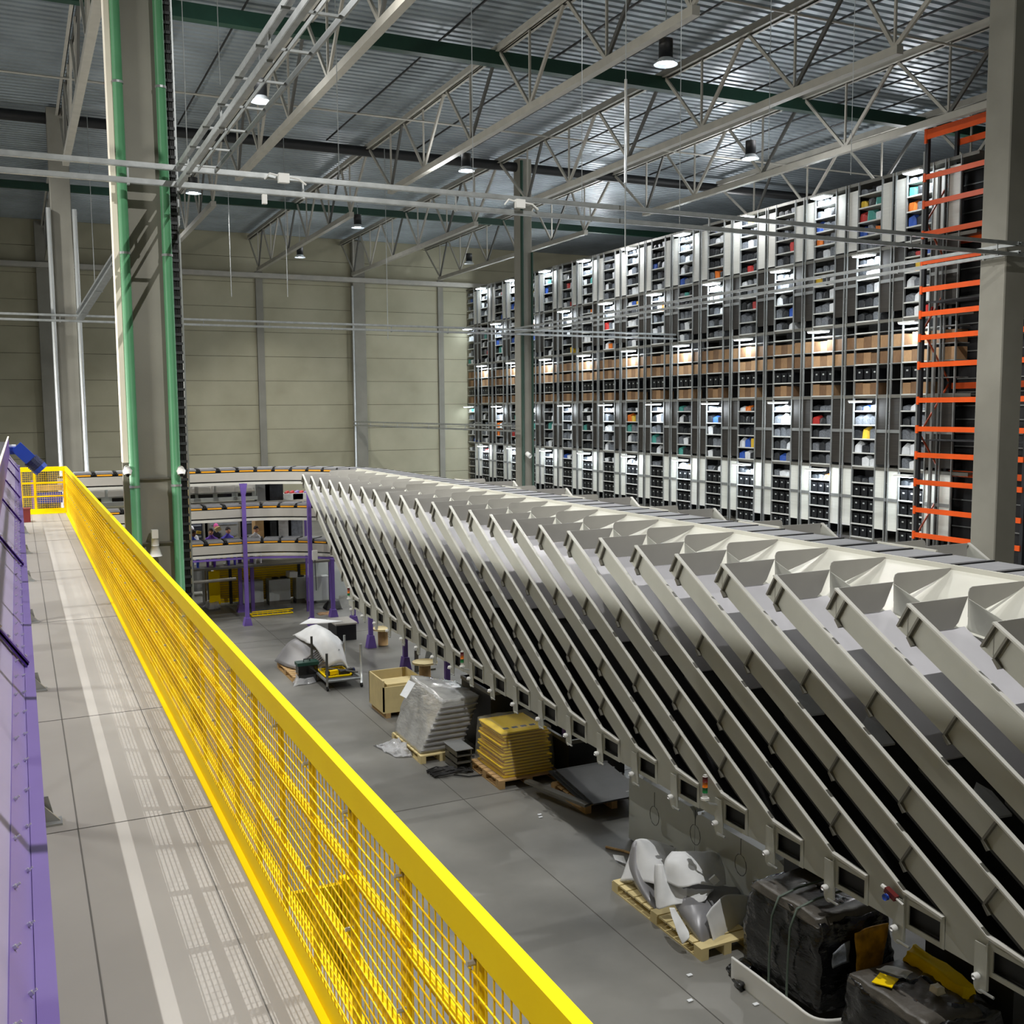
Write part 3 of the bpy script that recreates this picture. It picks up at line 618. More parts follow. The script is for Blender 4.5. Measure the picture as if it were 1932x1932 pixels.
for i, (x, m, h) in enumerate(((3.0,'dcab',1.5), (4.1,'pk',1.6), (5.2,'dcab',1.55), (6.3,'rust',1.5))):
    t = thing('wrapped_rack', 'dark storage rack behind the workers, %s from the left' % od(i+1), 'rack', (x, 32.9, 0), 'dark racks behind the workers')
    box(0, 1.0, 0, .5, 1.3, 1.45+h).build('load', m, t)
    for xx in (0, .95): box(xx, xx+.05, -.02, .52, 0, 1.5+h).build('side_frame', 'bracket', t)
    for k in range(3): MB().bar((.1, -.02, 1.7+.4*k), (.9, -.03, 1.8+.35*k), .02, .05).build('film_fold', 'pg', t)
tag(MB().bar(aty(406,1001,30.5), aty(416,996,30.5), .1, .12).build('parcel', 'ply'), 'tan parcel held above the lowest track', 'parcel')
tag(MB().bar(aty(371,1004,30.4), aty(379,1005,30.4), .1, .08).build('parcel', 'py'), 'yellow parcel on the lowest track', 'parcel')
for i, (u, l, m) in enumerate(((496,'tan slatted box','wood'), (512,'dark grey wrapped box','pk'), (536,'shiny silver film wrapped bale','swrap'), (558,'pale grey bag','pg'))):
    p = aty(u, 1005, 31.0); tag(box(-.22, .22, 0, .5, 0, .95+.05*(i % 2)).build('storage_box', m, loc=(p.x, 31.0, Z(-3.95)-.1)), l+' standing behind the lowest track', 'box')
tag(box(6.0, 8.6, 30.9, 31.6, Z(-4.2), Z(-4.05)).build('shelf_deck', 'fascia'), 'grey shelf behind the lowest track carrying wrapped boxes', 'shelf')
for i, x in enumerate((6.1, 8.5)): tag(box(x, x+.1, 31, 31.1, 0, Z(-4.2)).build('support_post', 'leg'), 'plain purple post under the rear shelf, %s' % ('left one', 'right one')[i], 'post')
for i, (x, y) in enumerate(((2.6, 30.5), (2.6, 33), (8.5, 33))): tag(box(x, x+.1, y, y+.1, 0, Z(-4.56)).build('support_post', 'leg'), 'plain post under the work platform, %s' % ('front left', 'rear left', 'rear right')[i], 'post')
for i, x in enumerate((3.2, 7.6)): tag(box(x, x+.06, 30.3, 30.36, 0, Z(-2.66)).build('support_post', 'leg'), 'thin post under the station deck, %s' % ('left one', 'right one')[i], 'post')
# ------------------------------------------------------------------ shelving wall
RX = 24.7; RY = [22.3+2.0*k for k in range(18)]
FL = [Z(-4.25), Z(-1.93), Z(.36), Z(2.71), Z(4.96), Z(7.13)]
# mezzanine decks: one per level
for i, z in enumerate(FL):
    b = MB(); b.box(RX, 33, 21.2, 57.9, z-.06, z)
    b.box(RX-.02, RX, 21.2, 57.9, z-.09, z+.01)
    tag(b.build('rack_deck', 'bracket'), 'steel mezzanine deck of the shelving wall, %s from the bottom' % od(i+1), 'deck', 'rack decks')
tag(box(26.6, 26.65, 21.2, 57.9, FL[0], FL[5]).build('aisle_screen', 'rackdark'), 'dark mesh screens closing the aisles behind the shelving front', 'screen')
# one shelving unit: two back to back racks closed by end panels, plus the shelf boards of the aisle on its right
un0 = thing('shelving_unit', 'x', 'shelving', (0,0,0), 'shelving units')
for y in (-.5, -.06, .06, .5): box(-.035, .03, y-.017, y+.017, -6.0, 7.13).build('post', 'rackpost', un0)
def panel(z0, z1, m, name):
    for s in (-1, 1): box(0, .02, min(s*.08, s*.482), max(s*.08, s*.482), z0, z1).build(name, m, un0)
panel(5.02, 6.9, 'paneltop', 'upper_panel')
panel(3.95, 4.86, 'paneld', 'dark_panel'); panel(2.95, 3.86, 'paneld', 'dark_panel')
panel(-.72, .25, 'paneld', 'dark_panel'); panel(-1.83, -.82, 'paneld', 'dark_panel')
panel(-2.88, -2.0, 'panelw', 'white_panel'); panel(-3.9, -2.98, 'panelw', 'white_panel')
for z in (-2.93, -.77, 3.9): box(-.02, .01, -.5, .5, z-.05, z+.05).build('cross_bar', 'rackpost', un0)
SH = {0: (.45, .9, 1.35, 1.8), 1: (.45, .9, 1.35, 1.8), 2: (.5, 1.0, 1.5, 2.0), 3: (.45, .9, 1.35, 1.8), 4: (.45, .9, 1.35, 1.75)}
LZ = [-4.25, -1.93, .36, 2.71, 4.96]
for lv in range(5):
    for h in (0.02,)+SH[lv]:
        b = MB(); b.box(0.0, .55, .5, 1.5, LZ[lv]+h-.02, LZ[lv]+h); b.box(-.03, .0, .5, 1.5, LZ[lv]+h-.03, LZ[lv]+h+.012); b.build('shelf', 'rackbar', un0)
box(.56, .58, .5, 1.5, -4.2, 7.1).build('back_screen', 'rackdark', un0)
for h in SH[2]+(.02,): box(0, .55, -.5, .5, LZ[2]+h-.03, LZ[2]+h).build('wide_shelf', 'rackpost', un0)
for k, y in enumerate(RY):
    lab = 'grey shelving unit with white end panels, %s from the orange rack' % od(k+1)
    o = un0 if k == 0 else dup(un0, (0,0,0), lab)
    o.location = (RX, y, 6.0); o['label'] = lab
# aisle lamps, staggered between the levels
al0 = thing('aisle_lamp', 'x', 'lamp', (0,0,0), 'aisle lamps')
box(-.3, .1, -.33, .33, 0, .05).build('housing', 'wht', al0); box(-.28, .08, -.31, .31, -.02, 0).build('tube', 'tube', al0)
LVN = ['bottom', 'second', 'middle', 'fourth', 'top']
def point(p, e, r=.12, col=(.88,.95,1)):
    l = bpy.data.lights.new('aisle_light', 'POINT'); l.energy = e; l.color = col; l.shadow_soft_size = r
    o = bpy.data.objects.new('aisle_light', l); C.objects.link(o); o.location = p
first = True
for lv in range(5):
    for k in range(18):
        if (k+lv) % 2: continue
        y = RY[k]+1.0; z = FL[lv+1]-.2
        lab = 'bright aisle lamp, %s level of the shelving wall, %s gap from the orange rack' % (LVN[lv], od(k+1))
        if first: o = al0; first = False
        else: o = dup(al0, (0,0,0), lab)
        o.location = (RX-.12, y, z); o['label'] = lab
        if k < 17: point((RX-.24, y, z-.24), 50)
# goods on the shelves
random.seed(21)
def shared(name, mb, mats): o = mb.build(name, mats); me = o.data; bpy.data.objects.remove(o); return me
def bagmesh(seed):
    random.seed(seed); b = MB(); n = 3; vs = []
    for a, sx, sz in ((-.5,.8,.75), (-.25,1,1), (.25,1,1), (.5,.8,.8)):
        j = lambda: 1+random.uniform(-.12,.12)
        vs += [(-.5*sx*j(), a, 0), (.5*sx*j(), a, 0), (.5*sx*j(), a, .8*sz*j()), (0, a, 1.0*sz*j()), (-.5*sx*j(), a, .8*sz*j())]
    b.add(vs, [(i*5+k, i*5+(k+1)%5, (i+1)*5+(k+1)%5, (i+1)*5+k) for i in range(3) for k in range(5)]+[(0,1,2,3,4), (19,18,17,16,15)])
    return b
PM = {c: [shared('parcel', bagmesh(s*7+i), c) for s in range(2)] for i, c in enumerate(('pg','pw','pk','pr','pb','po','pt','py'))}
CN = {'pg':'grey film','pw':'white','pk':'dark film','pr':'red','pb':'blue','po':'orange','pt':'teal','py':'yellow'}
def cart(m):
    b = MB(); b.box(-.5,.5,-.5,.5,0,1); b.box(-.505,.505,-.06,.06,.995,1.004); return shared('cardboard_box', b, m)
CM = [cart('card'), cart('card2')]
b = MB(); b.prism([(-.5,1), (-.42,0), (.42,0), (.5,1)], 0, -.5, .5); b.box(-.53,.53,-.53,.53,.9,1.0); b.cur = 1; b.box(-.535,-.53,-.14,.14,.62,.76)
BM = shared('plastic_crate', b, ['bin', 'cab'])
def inst(me, loc, sc, rz=0):
    o = bpy.data.objects.new(me.name.split('.')[0], me); C.objects.link(o); o.location = loc; o.scale = sc; o.rotation_euler = (0,0,rz); return o
POS = ['left', 'middle', 'right']; stuff = MB(); stuff_names = ['pg','pw','pk','pr','pb','po','pt','py']
SHN = ['lowest', 'second', 'third', 'fourth', 'fifth']
nper = 0
for k in range(18):
    gap = '%s gap from the orange rack' % od(k+1)
    for lv in range(5):
        for si, h in enumerate((.02,)+SH[lv]):
            z = FL[0]*0+6+LZ[lv]+h; top = (SH[lv]+(2.2,))[si]-h-.06
            if si == 4 and lv != 2: top = .24
            n = 3; ys = [RY[k]+.5+.17+.33*q for q in range(n)]
            for q in range(n):
                y = ys[q]; pos = ('right', 'middle', 'left')[q]
                if lv == 2:
                    if si == 4: continue
                    if si == 1:
                        o = inst(BM, (RX+.27, y, z), (.44, .28, .36))
                        tag(o, 'black crate, %s on second shelf, middle level, %s' % (pos, gap), 'crate', 'black crates in the shelving wall'); continue
                    o = inst(CM[(k+si+q) % 2], (RX+.26, y, z), (.46, .32, min(.4, top)*random.uniform(.85,1)))
                    tag(o, 'brown cardboard box, %s on %s shelf, middle level, %s' % (pos, SHN[si], gap), 'box', 'cardboard boxes in the shelving wall')
                elif lv == 0 and si < 4:
                    o = inst(BM, (RX+.27, y, z), (.44, .28, .33))
                    tag(o, 'black crate, %s on %s shelf, bottom level, %s' % (pos, SHN[si], gap), 'crate', 'black crates in the shelving wall')
                else:
                    c = random.choices(stuff_names, (34,18,36,2.2,2.5,2,1.5,1.5))[0]; hh = top*random.uniform(.7,1.0); sy = .33*random.uniform(.88,1.05)
                    me = random.choice(PM[c])
                    if k < 6:
                        o = inst(me, (RX+.22, y, z), (.40, sy, hh))
                        tag(o, '%s parcel, %s on %s shelf, %s level, %s' % (CN[c], pos, SHN[si], LVN[lv], gap), 'parcel', 'parcels in the shelving wall'); nper += 1
                    else:
                        stuff.cur = stuff_names.index(c)
                        stuff.add([(RX+.22+v.co.x*.4, y+v.co.y*sy, z+v.co.z*hh) for v in me.vertices], [tuple(p.vertices) for p in me.polygons])
    # cardboard between the aisles on the open middle level
    for si in (1, 2):
        for q in (-1, 1):
            if k*4+si*2+q > 66: continue
            o = inst(CM[(k+si+q) % 2], (RX+.28, RY[k]+q*.27, 6+LZ[2]+SH[2][si]), (.5, .36, .38))
            tag(o, 'wide cardboard box, %s shelf, %s side of %s unit from orange rack' % (('lower','upper')[si-1], 'left' if q > 0 else 'right', od(k+1)), 'box', 'cardboard boxes in the shelving wall')
tag(stuff.build('parcels', stuff_names), 'mass of mixed parcels on the farther shelves of the shelving wall', 'parcels', None, 'stuff')
for i, (k, m) in enumerate(((2,'blue'), (4,'blue'), (6,'blue'), (3,'wht'))):
    tag(box(RX-.6, RX-.1, RY[k]-.2, RY[k]+.5, 0, Z(-4.4)).build('storage_bin', m), 'tall %s bin at the foot of the shelving wall by the %s unit' % ('white' if m == 'wht' else 'blue', od(k+1)), 'bin')
# ------------------------------------------------------------------ orange pallet rack at the right end
t = thing('pallet_rack', 'tall orange and black pallet rack behind the pale column at right', 'rack', (24.0, 22.4, 0))
for x, y in ((0,0), (1.15,0), (0,-3.6), (1.15,-3.6)):
    b = MB(); b.box(x-.05, x+.05, y-.05, y-.0, 0, Z(8.05)); b.box(x-.05, x-.03, y, y+.05, 0, Z(8.05)); b.box(x+.03, x+.05, y, y+.05, 0, Z(8.05)); b.build('upright', 'upr', t)
box(-.05, .05, .06, .12, 0, Z(7.3)).build('side_post', 'rackpost', t); box(.45, .53, -.05, .03, 0, Z(6.8)).build('side_post', 'rackpost', t)
for u, v in ((1757,250),(1750,333),(1748,384),(1746,441),(1743,494),(1741,546),(1740,592),(1739,636),(1737,688),(1734,754),(1732,808),(1730,857),(1728,908),(1727,960),(1725,1007)):
    z = atx(u, v, 23.95).z; h = .17 if v == 250 else .09
    b = MB(); b.box(-.09, -.05, -3.6, .03, z-h, z+h*.6); b.box(-.1, -.04, -.02, .06, z-h*1.6, z+h); b.build('front_beam', 'ore', t)
for v in (250, 441, 720, 890):
    z = atx(1757, v, 23.95).z; box(1.2, 1.25, -3.6, 0, z-.2, z-.02).build('rear_beam', 'ore', t)
zz = [Z(r) for r in (6.9, 5.3, 3.8, 2.2, .7, -.8, -2.3, -3.8, -5.2)]
for i in range(len(zz)-1):
    a, c = ((0, 1.15) if i % 2 else (1.15, 0)); MB().bar((a,-.02,zz[i]), (c,-.02,zz[i+1]), .03, .05).build('brace', 'dore', t)
for i, z in enumerate((Z(7.0), Z(3.0), Z(-1))): box(.05, 1.1, -3.5, -.1, z, z+.03).build('mesh_shelf', 'rackdark', t) if i else None
box(1.4, 1.44, -6, -.1, .5, Z(7)).build('back_screen', 'rackdark', t)
b = MB()
for k in range(28): b.box(1.36, 1.39, -6, -.1, Z(-4)+.4*k, Z(-4)+.4*k+.03)
b.build('screen_bars', 'rackpost', t)
tag(box(24.6, 25.3, 17.0, 18.2, 5.2, 6.4).build('storage_box', 'blue'), 'blue box on the rack glimpsed right of the pale column', 'box')
tag(box(24.4, 25.4, 16.8, 18.6, 5.1, 5.2).build('rack_shelf', 'ore'), 'orange shelf glimpsed right of the pale column', 'shelf')
# ------------------------------------------------------------------ things on the ground
def pallet(x0, x1, y0, y1, label, m='wood', h=.14):
    t = thing('pallet', label, 'pallet', (x0, y0, 0), 'wooden pallets'); W = x1-x0; L = y1-y0
    n = max(5, int(L/.17)); w = L/n
    for k in range(n): box(0, W, k*w, k*w+w*.86, h-.022, h).build('deck_board', m, t)
    for x in (0, W/2-.05, W-.1):
        box(x, x+.1, 0, L, 0, .02).build('bottom_board', m, t)
        for y in (0, L/2-.07, L-.14): box(x, x+.1, y, y+.14, .02, h-.022).build('block', m, t)
    return t
def hexlump(c, n=10, amp=.03, freq=4, seed=0, round_=.0):
    """closed surface from 8 corners (bottom 4 ccw, top 4 ccw), subdivided and roughened"""
    c = [Vector(p) for p in c]; mid = sum(c, Vector())/8; m = MB(); idx = {}; vs = []
    def P(i, j, k):
        key = (i, j, k)
        if key in idx: return idx[key]
        u, v, w = i/n, j/n, k/n
        p = ((c[0]*(1-u)+c[1]*u)*(1-v)+(c[3]*(1-u)+c[2]*u)*v)*(1-w)+((c[4]*(1-u)+c[5]*u)*(1-v)+(c[7]*(1-u)+c[6]*u)*v)*w
        a = Vector((u-.5, v-.5, w-.5))*2
        if round_:
            s = max(abs(a.x), abs(a.y), abs(a.z)); q = a.length
            f = 1-round_*(1-s/q*1.0) if q else 1
            p = mid+(p-mid)*f
        d = noise.noise_vector(p*freq+Vector((seed*3.1,0,0)))*amp + noise.noise_vector(p*freq*2.7+Vector((0,seed*2.3,0)))*amp*.5
        if w > 0: p = p+d
        idx[key] = len(vs); vs.append(p); return idx[key]
    fs = []
    for a in range(n):
        for b in range(n):
            fs += [(P(a,b,0),P(a,b+1,0),P(a+1,b+1,0),P(a+1,b,0)), (P(a,b,n),P(a+1,b,n),P(a+1,b+1,n),P(a,b+1,n)), (P(a,0,b),P(a+1,0,b),P(a+1,0,b+1),P(a,0,b+1)),
                   (P(a,n,b),P(a,n,b+1),P(a+1,n,b+1),P(a+1,n,b)), (P(0,a,b),P(0,a,b+1),P(0,a+1,b+1),P(0,a+1,b)), (P(n,a,b),P(n,a+1,b),P(n,a+1,b+1),P(n,a,b+1))]
    return m.add(vs, fs)
def patch(rows, nu=14, nv=14, th=.012, amp=0, freq=4):
    """smooth sheet through a grid of points, with a real thickness"""
    rows = [[Vector(p) for p in r] for r in rows]
    def cr(ps, t):
        n = len(ps)-1; f = t*n; i = min(int(f), n-1); f -= i
        p0, p1, p2, p3 = ps[max(i-1,0)], ps[i], ps[i+1], ps[min(i+2,n)]
        return .5*((2*p1)+(p2-p0)*f+(2*p0-5*p1+4*p2-p3)*f*f+(3*p1-p0-3*p2+p3)*f**3)
    g = []
    for a in range(nu+1):
        q = [cr(r, a/nu) for r in rows]
        for b in range(nv+1): g.append(cr(q, b/nv))
    if amp: g = [p+noise.noise_vector(p*freq)*amp for p in g]
    W = nv+1; nr = []
    for a in range(nu+1):
        for b in range(nv+1):
            du = g[min(a+1,nu)*W+b]-g[max(a-1,0)*W+b]; dv = g[a*W+min(b+1,nv)]-g[a*W+max(b-1,0)]; nn = du.cross(dv)
            nr.append(nn.normalized() if nn.length > 1e-9 else Vector((0,0,1)))
    m = MB(); N = len(g); m.add(g+[p-q*th for p, q in zip(g, nr)], [])
    fs = [(a*W+b, a*W+b+1, (a+1)*W+b+1, (a+1)*W+b) for a in range(nu) for b in range(nv)]
    fs += [tuple(i+N for i in f[::-1]) for f in fs]
    for a in range(nu): fs += [(a*W, (a+1)*W, N+(a+1)*W, N+a*W), (a*W+nv, N+a*W+nv, N+(a+1)*W+nv, (a+1)*W+nv)]
    for b in range(nv): fs += [(b, N+b, N+b+1, b+1), (nu*W+b, nu*W+b+1, N+nu*W+b+1, N+nu*W+b)]
    m.f += fs; m.mi += [0]*len(fs); return m
# --- silver wrapped pile
pallet(5.92, 6.72, 16.1, 17.6, 'pale pallet under the silver wrapped pile', 'ply')
z0 = .15
cs = [(5.95,16.2,z0), (6.70,16.2,z0), (6.72,17.55,z0), (5.95,17.55,z0)]
tp = [aty(838,1322,16.35), aty(905,1312,16.3), aty(862,1285,17.3), aty(775,1273,17.5)]
t = thing('wrapped_pile', 'leaning pile of grey sheets in silver film on a pale pallet', 'pile', (0,0,0))
hexlump(cs+tp, 16, .022, 5, 1).build('film_wrap', 'swrap', t, True)
for k in range(9):
    f = .06+.1*k; a = Vector(cs[0]).lerp(tp[0], f); bq = Vector(cs[1]).lerp(tp[1], f)
    MB().bar(a+Vector((-.02,-.03,0)), bq+Vector((0,-.03,.0)), .03, .02).build('sheet_edge', 'greysheet', t)
p = [aty(772,1282,17.2), aty(785,1288,17.1), aty(768,1316,16.9), aty(756,1310,17.0)]
m = MB(); m.add([q+Vector((-.03,-.04,0)) for q in p]+[q+Vector((-.02,-.03,.0)) for q in p], [(0,1,2,3), (7,6,5,4), (0,4,5,1), (1,5,6,2), (2,6,7,3), (3,7,4,0)]); m.build('paper_note', 'pw', t)
tag(hexlump([(5.65,16.6,.01),(5.93,16.5,.01),(5.95,17.3,.01),(5.5,17.4,.01),(5.7,16.7,.1),(5.9,16.6,.14),(5.93,17.2,.16),(5.6,17.3,.06)], 10, .07, 7, 2).build('plastic_film', 'clear2', smooth=True), 'crumpled clear plastic film on the floor beside the silver pile', 'film')
# --- plywood crate behind it
A = atz(713, 1352, .0); t = thing('plywood_crate', 'open pale plywood crate behind the silver wrapped pile', 'crate', (A.x+.05, A.y-.2, 0))
for k in range(3): box(.05+.3*k, .15+.3*k, 0, .9, 0, .1).build('skid', 'wood', t)
box(0, .8, 0, .9, .1, .13).build('floor_board', 'ply', t)
for a in ((0,.03,0,.9), (.77,.8,0,.9), (0,.8,.87,.9)): box(*a, .13, .75).build('side_board', 'ply', t)
box(0, .8, 0, .03, .13, .62).build('front_board', 'ply', t); box(.1, .75, .05, .5, .5, .66).build('inner_box', 'ply', t)
# --- yellow stack
pallet(6.62, 7.70, 14.42, 15.62, 'weathered pallet under the stack of yellow panels')
t = thing('panel_stack', 'stack of yellow panels in clear film on a weathered pallet', 'stack', (7.17, 15.02, .145))
N = 15
for k in range(N):
    f = k/N; w = .44-.03*f; l = .50-.07*f; ox = .03*math.sin(k*1.7)
    b = MB(); b.box(-w+ox, w+ox, -l, l, .049*k, .049*k+.016)
    for s in (-1, 1): b.box(-w+ox, w+ox, s*l-.012, s*l+.012, .049*k-.004, .049*k+.022)
    if k == N-1:
        b.cur = 1
        for q in range(4): b.box(-.3+.16*q, -.2+.16*q, -.25, -.17, .049*k+.016, .049*k+.018)
    b.build('panel', ['yellow', 'black'], t)
hexlump([(-.48,-.54,.0), (.48,-.54,.0), (.48,.54,.0), (-.48,.54,.0), (-.45,-.46,.74), (.45,-.46,.73), (.45,.46,.76), (-.45,.46,.75)], 12, .018, 5, 4).build('film_wrap', 'clear', t, True)
# --- grey channels and cables
t = thing('channel_stack', 'small stack of grey steel channels beside the yellow stack', 'stack', (6.45, 15.7, 0))
for k in range(3):
    b = MB(); b.box(-.12, .16, -.2, .3, .12*k, .12*k+.012); b.box(-.12, -.105, -.2, .3, .12*k, .12*k+.1); b.box(.145, .16, -.2, .3, .12*k, .12*k+.1); b.build('channel', 'bracket', t)
box(-.14, .18, -.22, .32, .35, .36).build('top_sheet', 'dcab', t)
random.seed(5); b = MB()
for k in range(12):
    y = 15.35+.03*k; b.tube([(5.85+.04*random.random(), y, .03), (6.05, y+random.uniform(-.08,.08), .06), (6.25, y+random.uniform(-.1,.1), .04), (6.45, 15.45+random.uniform(-.15,.15), .05), (6.55, 15.3+.2*random.random(), .03)], .014, 6)
b.tube([(6.2,15.3,.03), (6.4,15.15,.02), (6.65,15.12,.02)], .012, 6)
tag(b.build('cable_bundle', 'black', smooth=True), 'loose bundle of black cables on the floor left of the yellow stack', 'cables')
# --- dark mats on a pallet
pallet(7.35, 8.35, 12.95, 14.05, 'pallet half hidden under dark grey mats')
t = thing('mat_stack', 'sloping stack of dark ribbed mats on a pallet under the chutes', 'stack', (7.3, 12.9, .15))
for k in range(3): MB().bar((.5,0-.1*k,.03+.03*k), (.5,1.15-.1*k,.16+.03*k), 1.0-.05*k, .022).build('mat', 'rust', t)
for k in range(5): MB().bar((.05,.1+.22*k,.115+.025*k), (.98,.1+.22*k,.115+.025*k), .05, .03).build('rib', 'rust', t)
MB().bar((-.35,1.2,.05), (.0,-.1,.05), .12, .04).build('edge_strip', 'bracket', t)
tag(box(-.05, .05, -.04, .04, 0, .07).build('small_box', 'wht', loc=(8.05, 12.9, .2)), 'tiny white box lying on the dark ribbed mats', 'box')
# --- big grey boards standing behind
A = aty(1197, 1512, 11.9)
for i, (y0, y1, x, l) in enumerate(((10.35,11.9,7.45,'large grey rounded board leaning under the chutes, farther one'), (8.6,10.3,7.42,'large grey rounded board leaning under the chutes, nearer one'))):
    b = MB(); h = .98; r = .12
    b.prism([(y0,0.02), (y1,0.02), (y1,h-r), (y1-r*.3,h-r*.3), (y1-r,h), (y0+r,h), (y0+r*.3,h-r*.3), (y0,h-r)], 0, x, x+.06); b.box(x+.06, x+.5, y0+.05, y1-.05, h-.06, h)
    tag(b.build('grey_board', 'cab'), l, 'board', 'grey boards')
for i, (u, v) in enumerate(((1235,1495),(1312,1528),(1398,1582))):
    p = atx(u, v, 6.9); b = MB(); b.tube([p]+[p+Vector((0, .1*math.sin(a), -.18-.12*(1-math.cos(a)))) for a in [k*math.pi/6 for k in range(13)]]+[p], .004, 5)
    tag(b.build('wire_loop', 'rust'), 'thin dark wire loop hanging under the chutes, %s from the left' % od(i+1), 'wire', 'hanging wire loops')
tag(MB().tube([atz(1143,1598,.02), atz(1178,1606,.02), atz(1200,1614,.03)], .018, 6).build('wooden_stick', 'wood'), 'thin wooden stick on the floor behind the white sheets', 'stick')
# --- bent sheets under white foam on a long pallet
pallet(6.44, 7.15, 8.80, 10.68, 'long pale pallet under the white draped sheets', 'ply')
def G(u, v, y): return aty(u, v, y)
def sheetset(label, spine, left, right, n):
    t = thing('bent_sheet_stack', label, 'sheets', (0,0,0), 'bent grey sheets')
    for k in range(n):
        o = Vector((.012*k, .014*k, 0))
        patch([[p+o for p in left], [p+o for p in spine], [p+o for p in right]], 12, 12, .008).build('sheet', 'greysheet', t, True)
    return t
sheetset('stack of bent grey sheets at the left end of the long pallet', [G(1245,1726,9.75), G(1222,1690,9.95), G(1205,1640,10.3), G(1203,1590,10.5)], [G(1240,1724,9.8), G(1205,1680,10.3), G(1185,1640,10.6), G(1192,1600,10.66)], [G(1250,1722,9.9), G(1275,1695,10.1), G(1285,1640,10.4), G(1268,1600,10.6)], 4)
sheetset('stack of bent grey sheets at the right end of the long pallet', [G(1330,1788,8.9), G(1322,1752,9.0), G(1330,1715,9.15), G(1362,1678,9.4)], [G(1326,1786,8.95), G(1290,1735,9.3), G(1268,1690,9.6), G(1262,1630,9.8)], [G(1340,1780,9.0), G(1390,1752,9.1), G(1420,1720,9.3), G(1418,1675,9.5)], 6)
D = [('white foam sheet draped over the left bent sheets', [[G(1170,1663,10.6), G(1185,1625,10.62), G(1196,1590,10.64), G(1204,1584,10.66)], [G(1195,1662,10.3), G(1205,1625,10.35), G(1208,1590,10.45), G(1215,1583,10.6)], [G(1235,1668,10.0), G(1240,1630,10.15), G(1245,1600,10.4), G(1250,1590,10.6)], [G(1262,1680,9.9), G(1268,1640,10.1), G(1272,1608,10.4), G(1275,1602,10.6)]]),
 ('white foam sheet with torn edge hanging between the two bent stacks', [[G(1236,1695,9.75), G(1234,1660,9.8), G(1236,1632,9.85)], [G(1242,1715,9.55), G(1246,1675,9.6), G(1248,1630,9.75)], [G(1270,1708,9.45), G(1275,1680,9.55), G(1270,1640,9.8)], [G(1320,1702,9.25), G(1318,1680,9.4), G(1325,1660,9.7)], [G(1333,1695,9.2), G(1345,1680,9.35), G(1350,1672,9.6)]]),
 ('white foam hood draped over the right bent sheets', [[G(1252,1660,9.7), G(1255,1625,9.75), G(1268,1608,9.85)], [G(1285,1675,9.4), G(1285,1630,9.55), G(1290,1606,9.75)], [G(1318,1668,9.3), G(1322,1630,9.5), G(1322,1607,9.75)], [G(1350,1672,9.3), G(1352,1640,9.5), G(1345,1607,9.8)], [G(1370,1668,9.35), G(1366,1640,9.55), G(1358,1612,9.85)]]),
 ('pale foam sheet hanging over the pallet edge below the torn sheet', [[G(1263,1712,9.3), G(1275,1750,9.1), G(1288,1782,9.0)], [G(1272,1712,9.25), G(1295,1750,9.05), G(1300,1770,8.95)]]),
 ('translucent foam sheet wrapped round the right bent sheets', [[G(1333,1728,8.98), G(1345,1775,8.9), G(1340,1790,8.86)], [G(1365,1690,9.1), G(1375,1725,9.05), G(1372,1765,8.98)], [G(1400,1688,9.2), G(1402,1715,9.15), G(1400,1745,9.1)], [G(1420,1690,9.35), G(1421,1712,9.3), G(1424,1730,9.28)]])]
for l, r in D: tag(patch(r, 14, 14, .006, .012, 7).build('foam_sheet', 'sheet', smooth=True), l, 'sheet', 'white foam sheets')
tag(MB().bar(G(1343,1655,9.3), G(1352,1665,9.28), .03, .09).build('paper_label', 'pw'), 'small white paper stuck on the foam hood', 'paper')
tag(patch([[G(1345,1640,9.9), G(1352,1690,9.7)], [G(1400,1640,9.9), G(1400,1690,9.7)], [G(1448,1660,9.7), G(1440,1690,9.6)]], 6, 6, .03).build('grey_sheet', 'cab'), 'flat grey panel lying between the foam sheets and the black bale', 'panel')
tag(patch([[atz(1156,1612,.05), atz(1160,1622,.03)], [atz(1176,1615,.12), atz(1182,1630,.05)]], 4, 4, .01).build('paper_scrap', 'pw'), 'crumpled white scrap on the floor behind the foam sheets', 'paper')
# --- first black bale
def bale(label, x0, x1, y0, y1, h, base, mtop, seed, loc):
    t = thing('wrapped_bale', label, 'bale', loc)
    hexlump([(x0,y0,base), (x1,y0,base), (x1,y1,base), (x0,y1,base), (x0+.05,y0+.06,h), (x1-.05,y0+.06,h-.04), (x1-.05,y1-.06,h), (x0+.05,y1-.06,h)], 20, .045, 5, seed, .22).build('film_wrap', 'bwrap', t, True)
    return t
t = bale('tall black film wrapped bale with green straps on a white base', -.42, .62, -.62, .62, 1.12, .2, 'gwrap', 3, (7.0, 7.75, 0))
hexlump([(-.36,-.5,1.05), (.5,-.5,1.02), (.5,.5,1.05), (-.36,.5,1.05), (-.33,-.46,1.13), (.46,-.46,1.1), (.46,.46,1.13), (-.33,.46,1.13)], 8, .02, 5, 9).build('dusty_top', 'gwrap', t, True)
for y in (.05, -.22):
    m = MB(); m.tube([(-.47,y,.05), (-.465,y,.5), (-.44,y,.95), (-.36,y,1.13), (-.1,y+.02,1.165), (.3,y+.05,1.16)], .012, 6); m.build('strap', 'strap', t, True)
patch([[(-.455,.64,.0), (-.455,.64,.24)], [(-.47,.2,.0), (-.47,.2,.26)], [(-.47,-.3,.0), (-.47,-.3,.26)], [(-.43,-.62,.0), (-.45,-.62,.26)], [(-.2,-.72,.0), (-.2,-.74,.26)], [(.15,-.72,.0), (.15,-.73,.26)]], 8, 24, .02).build('white_base', 'wht', t, True)
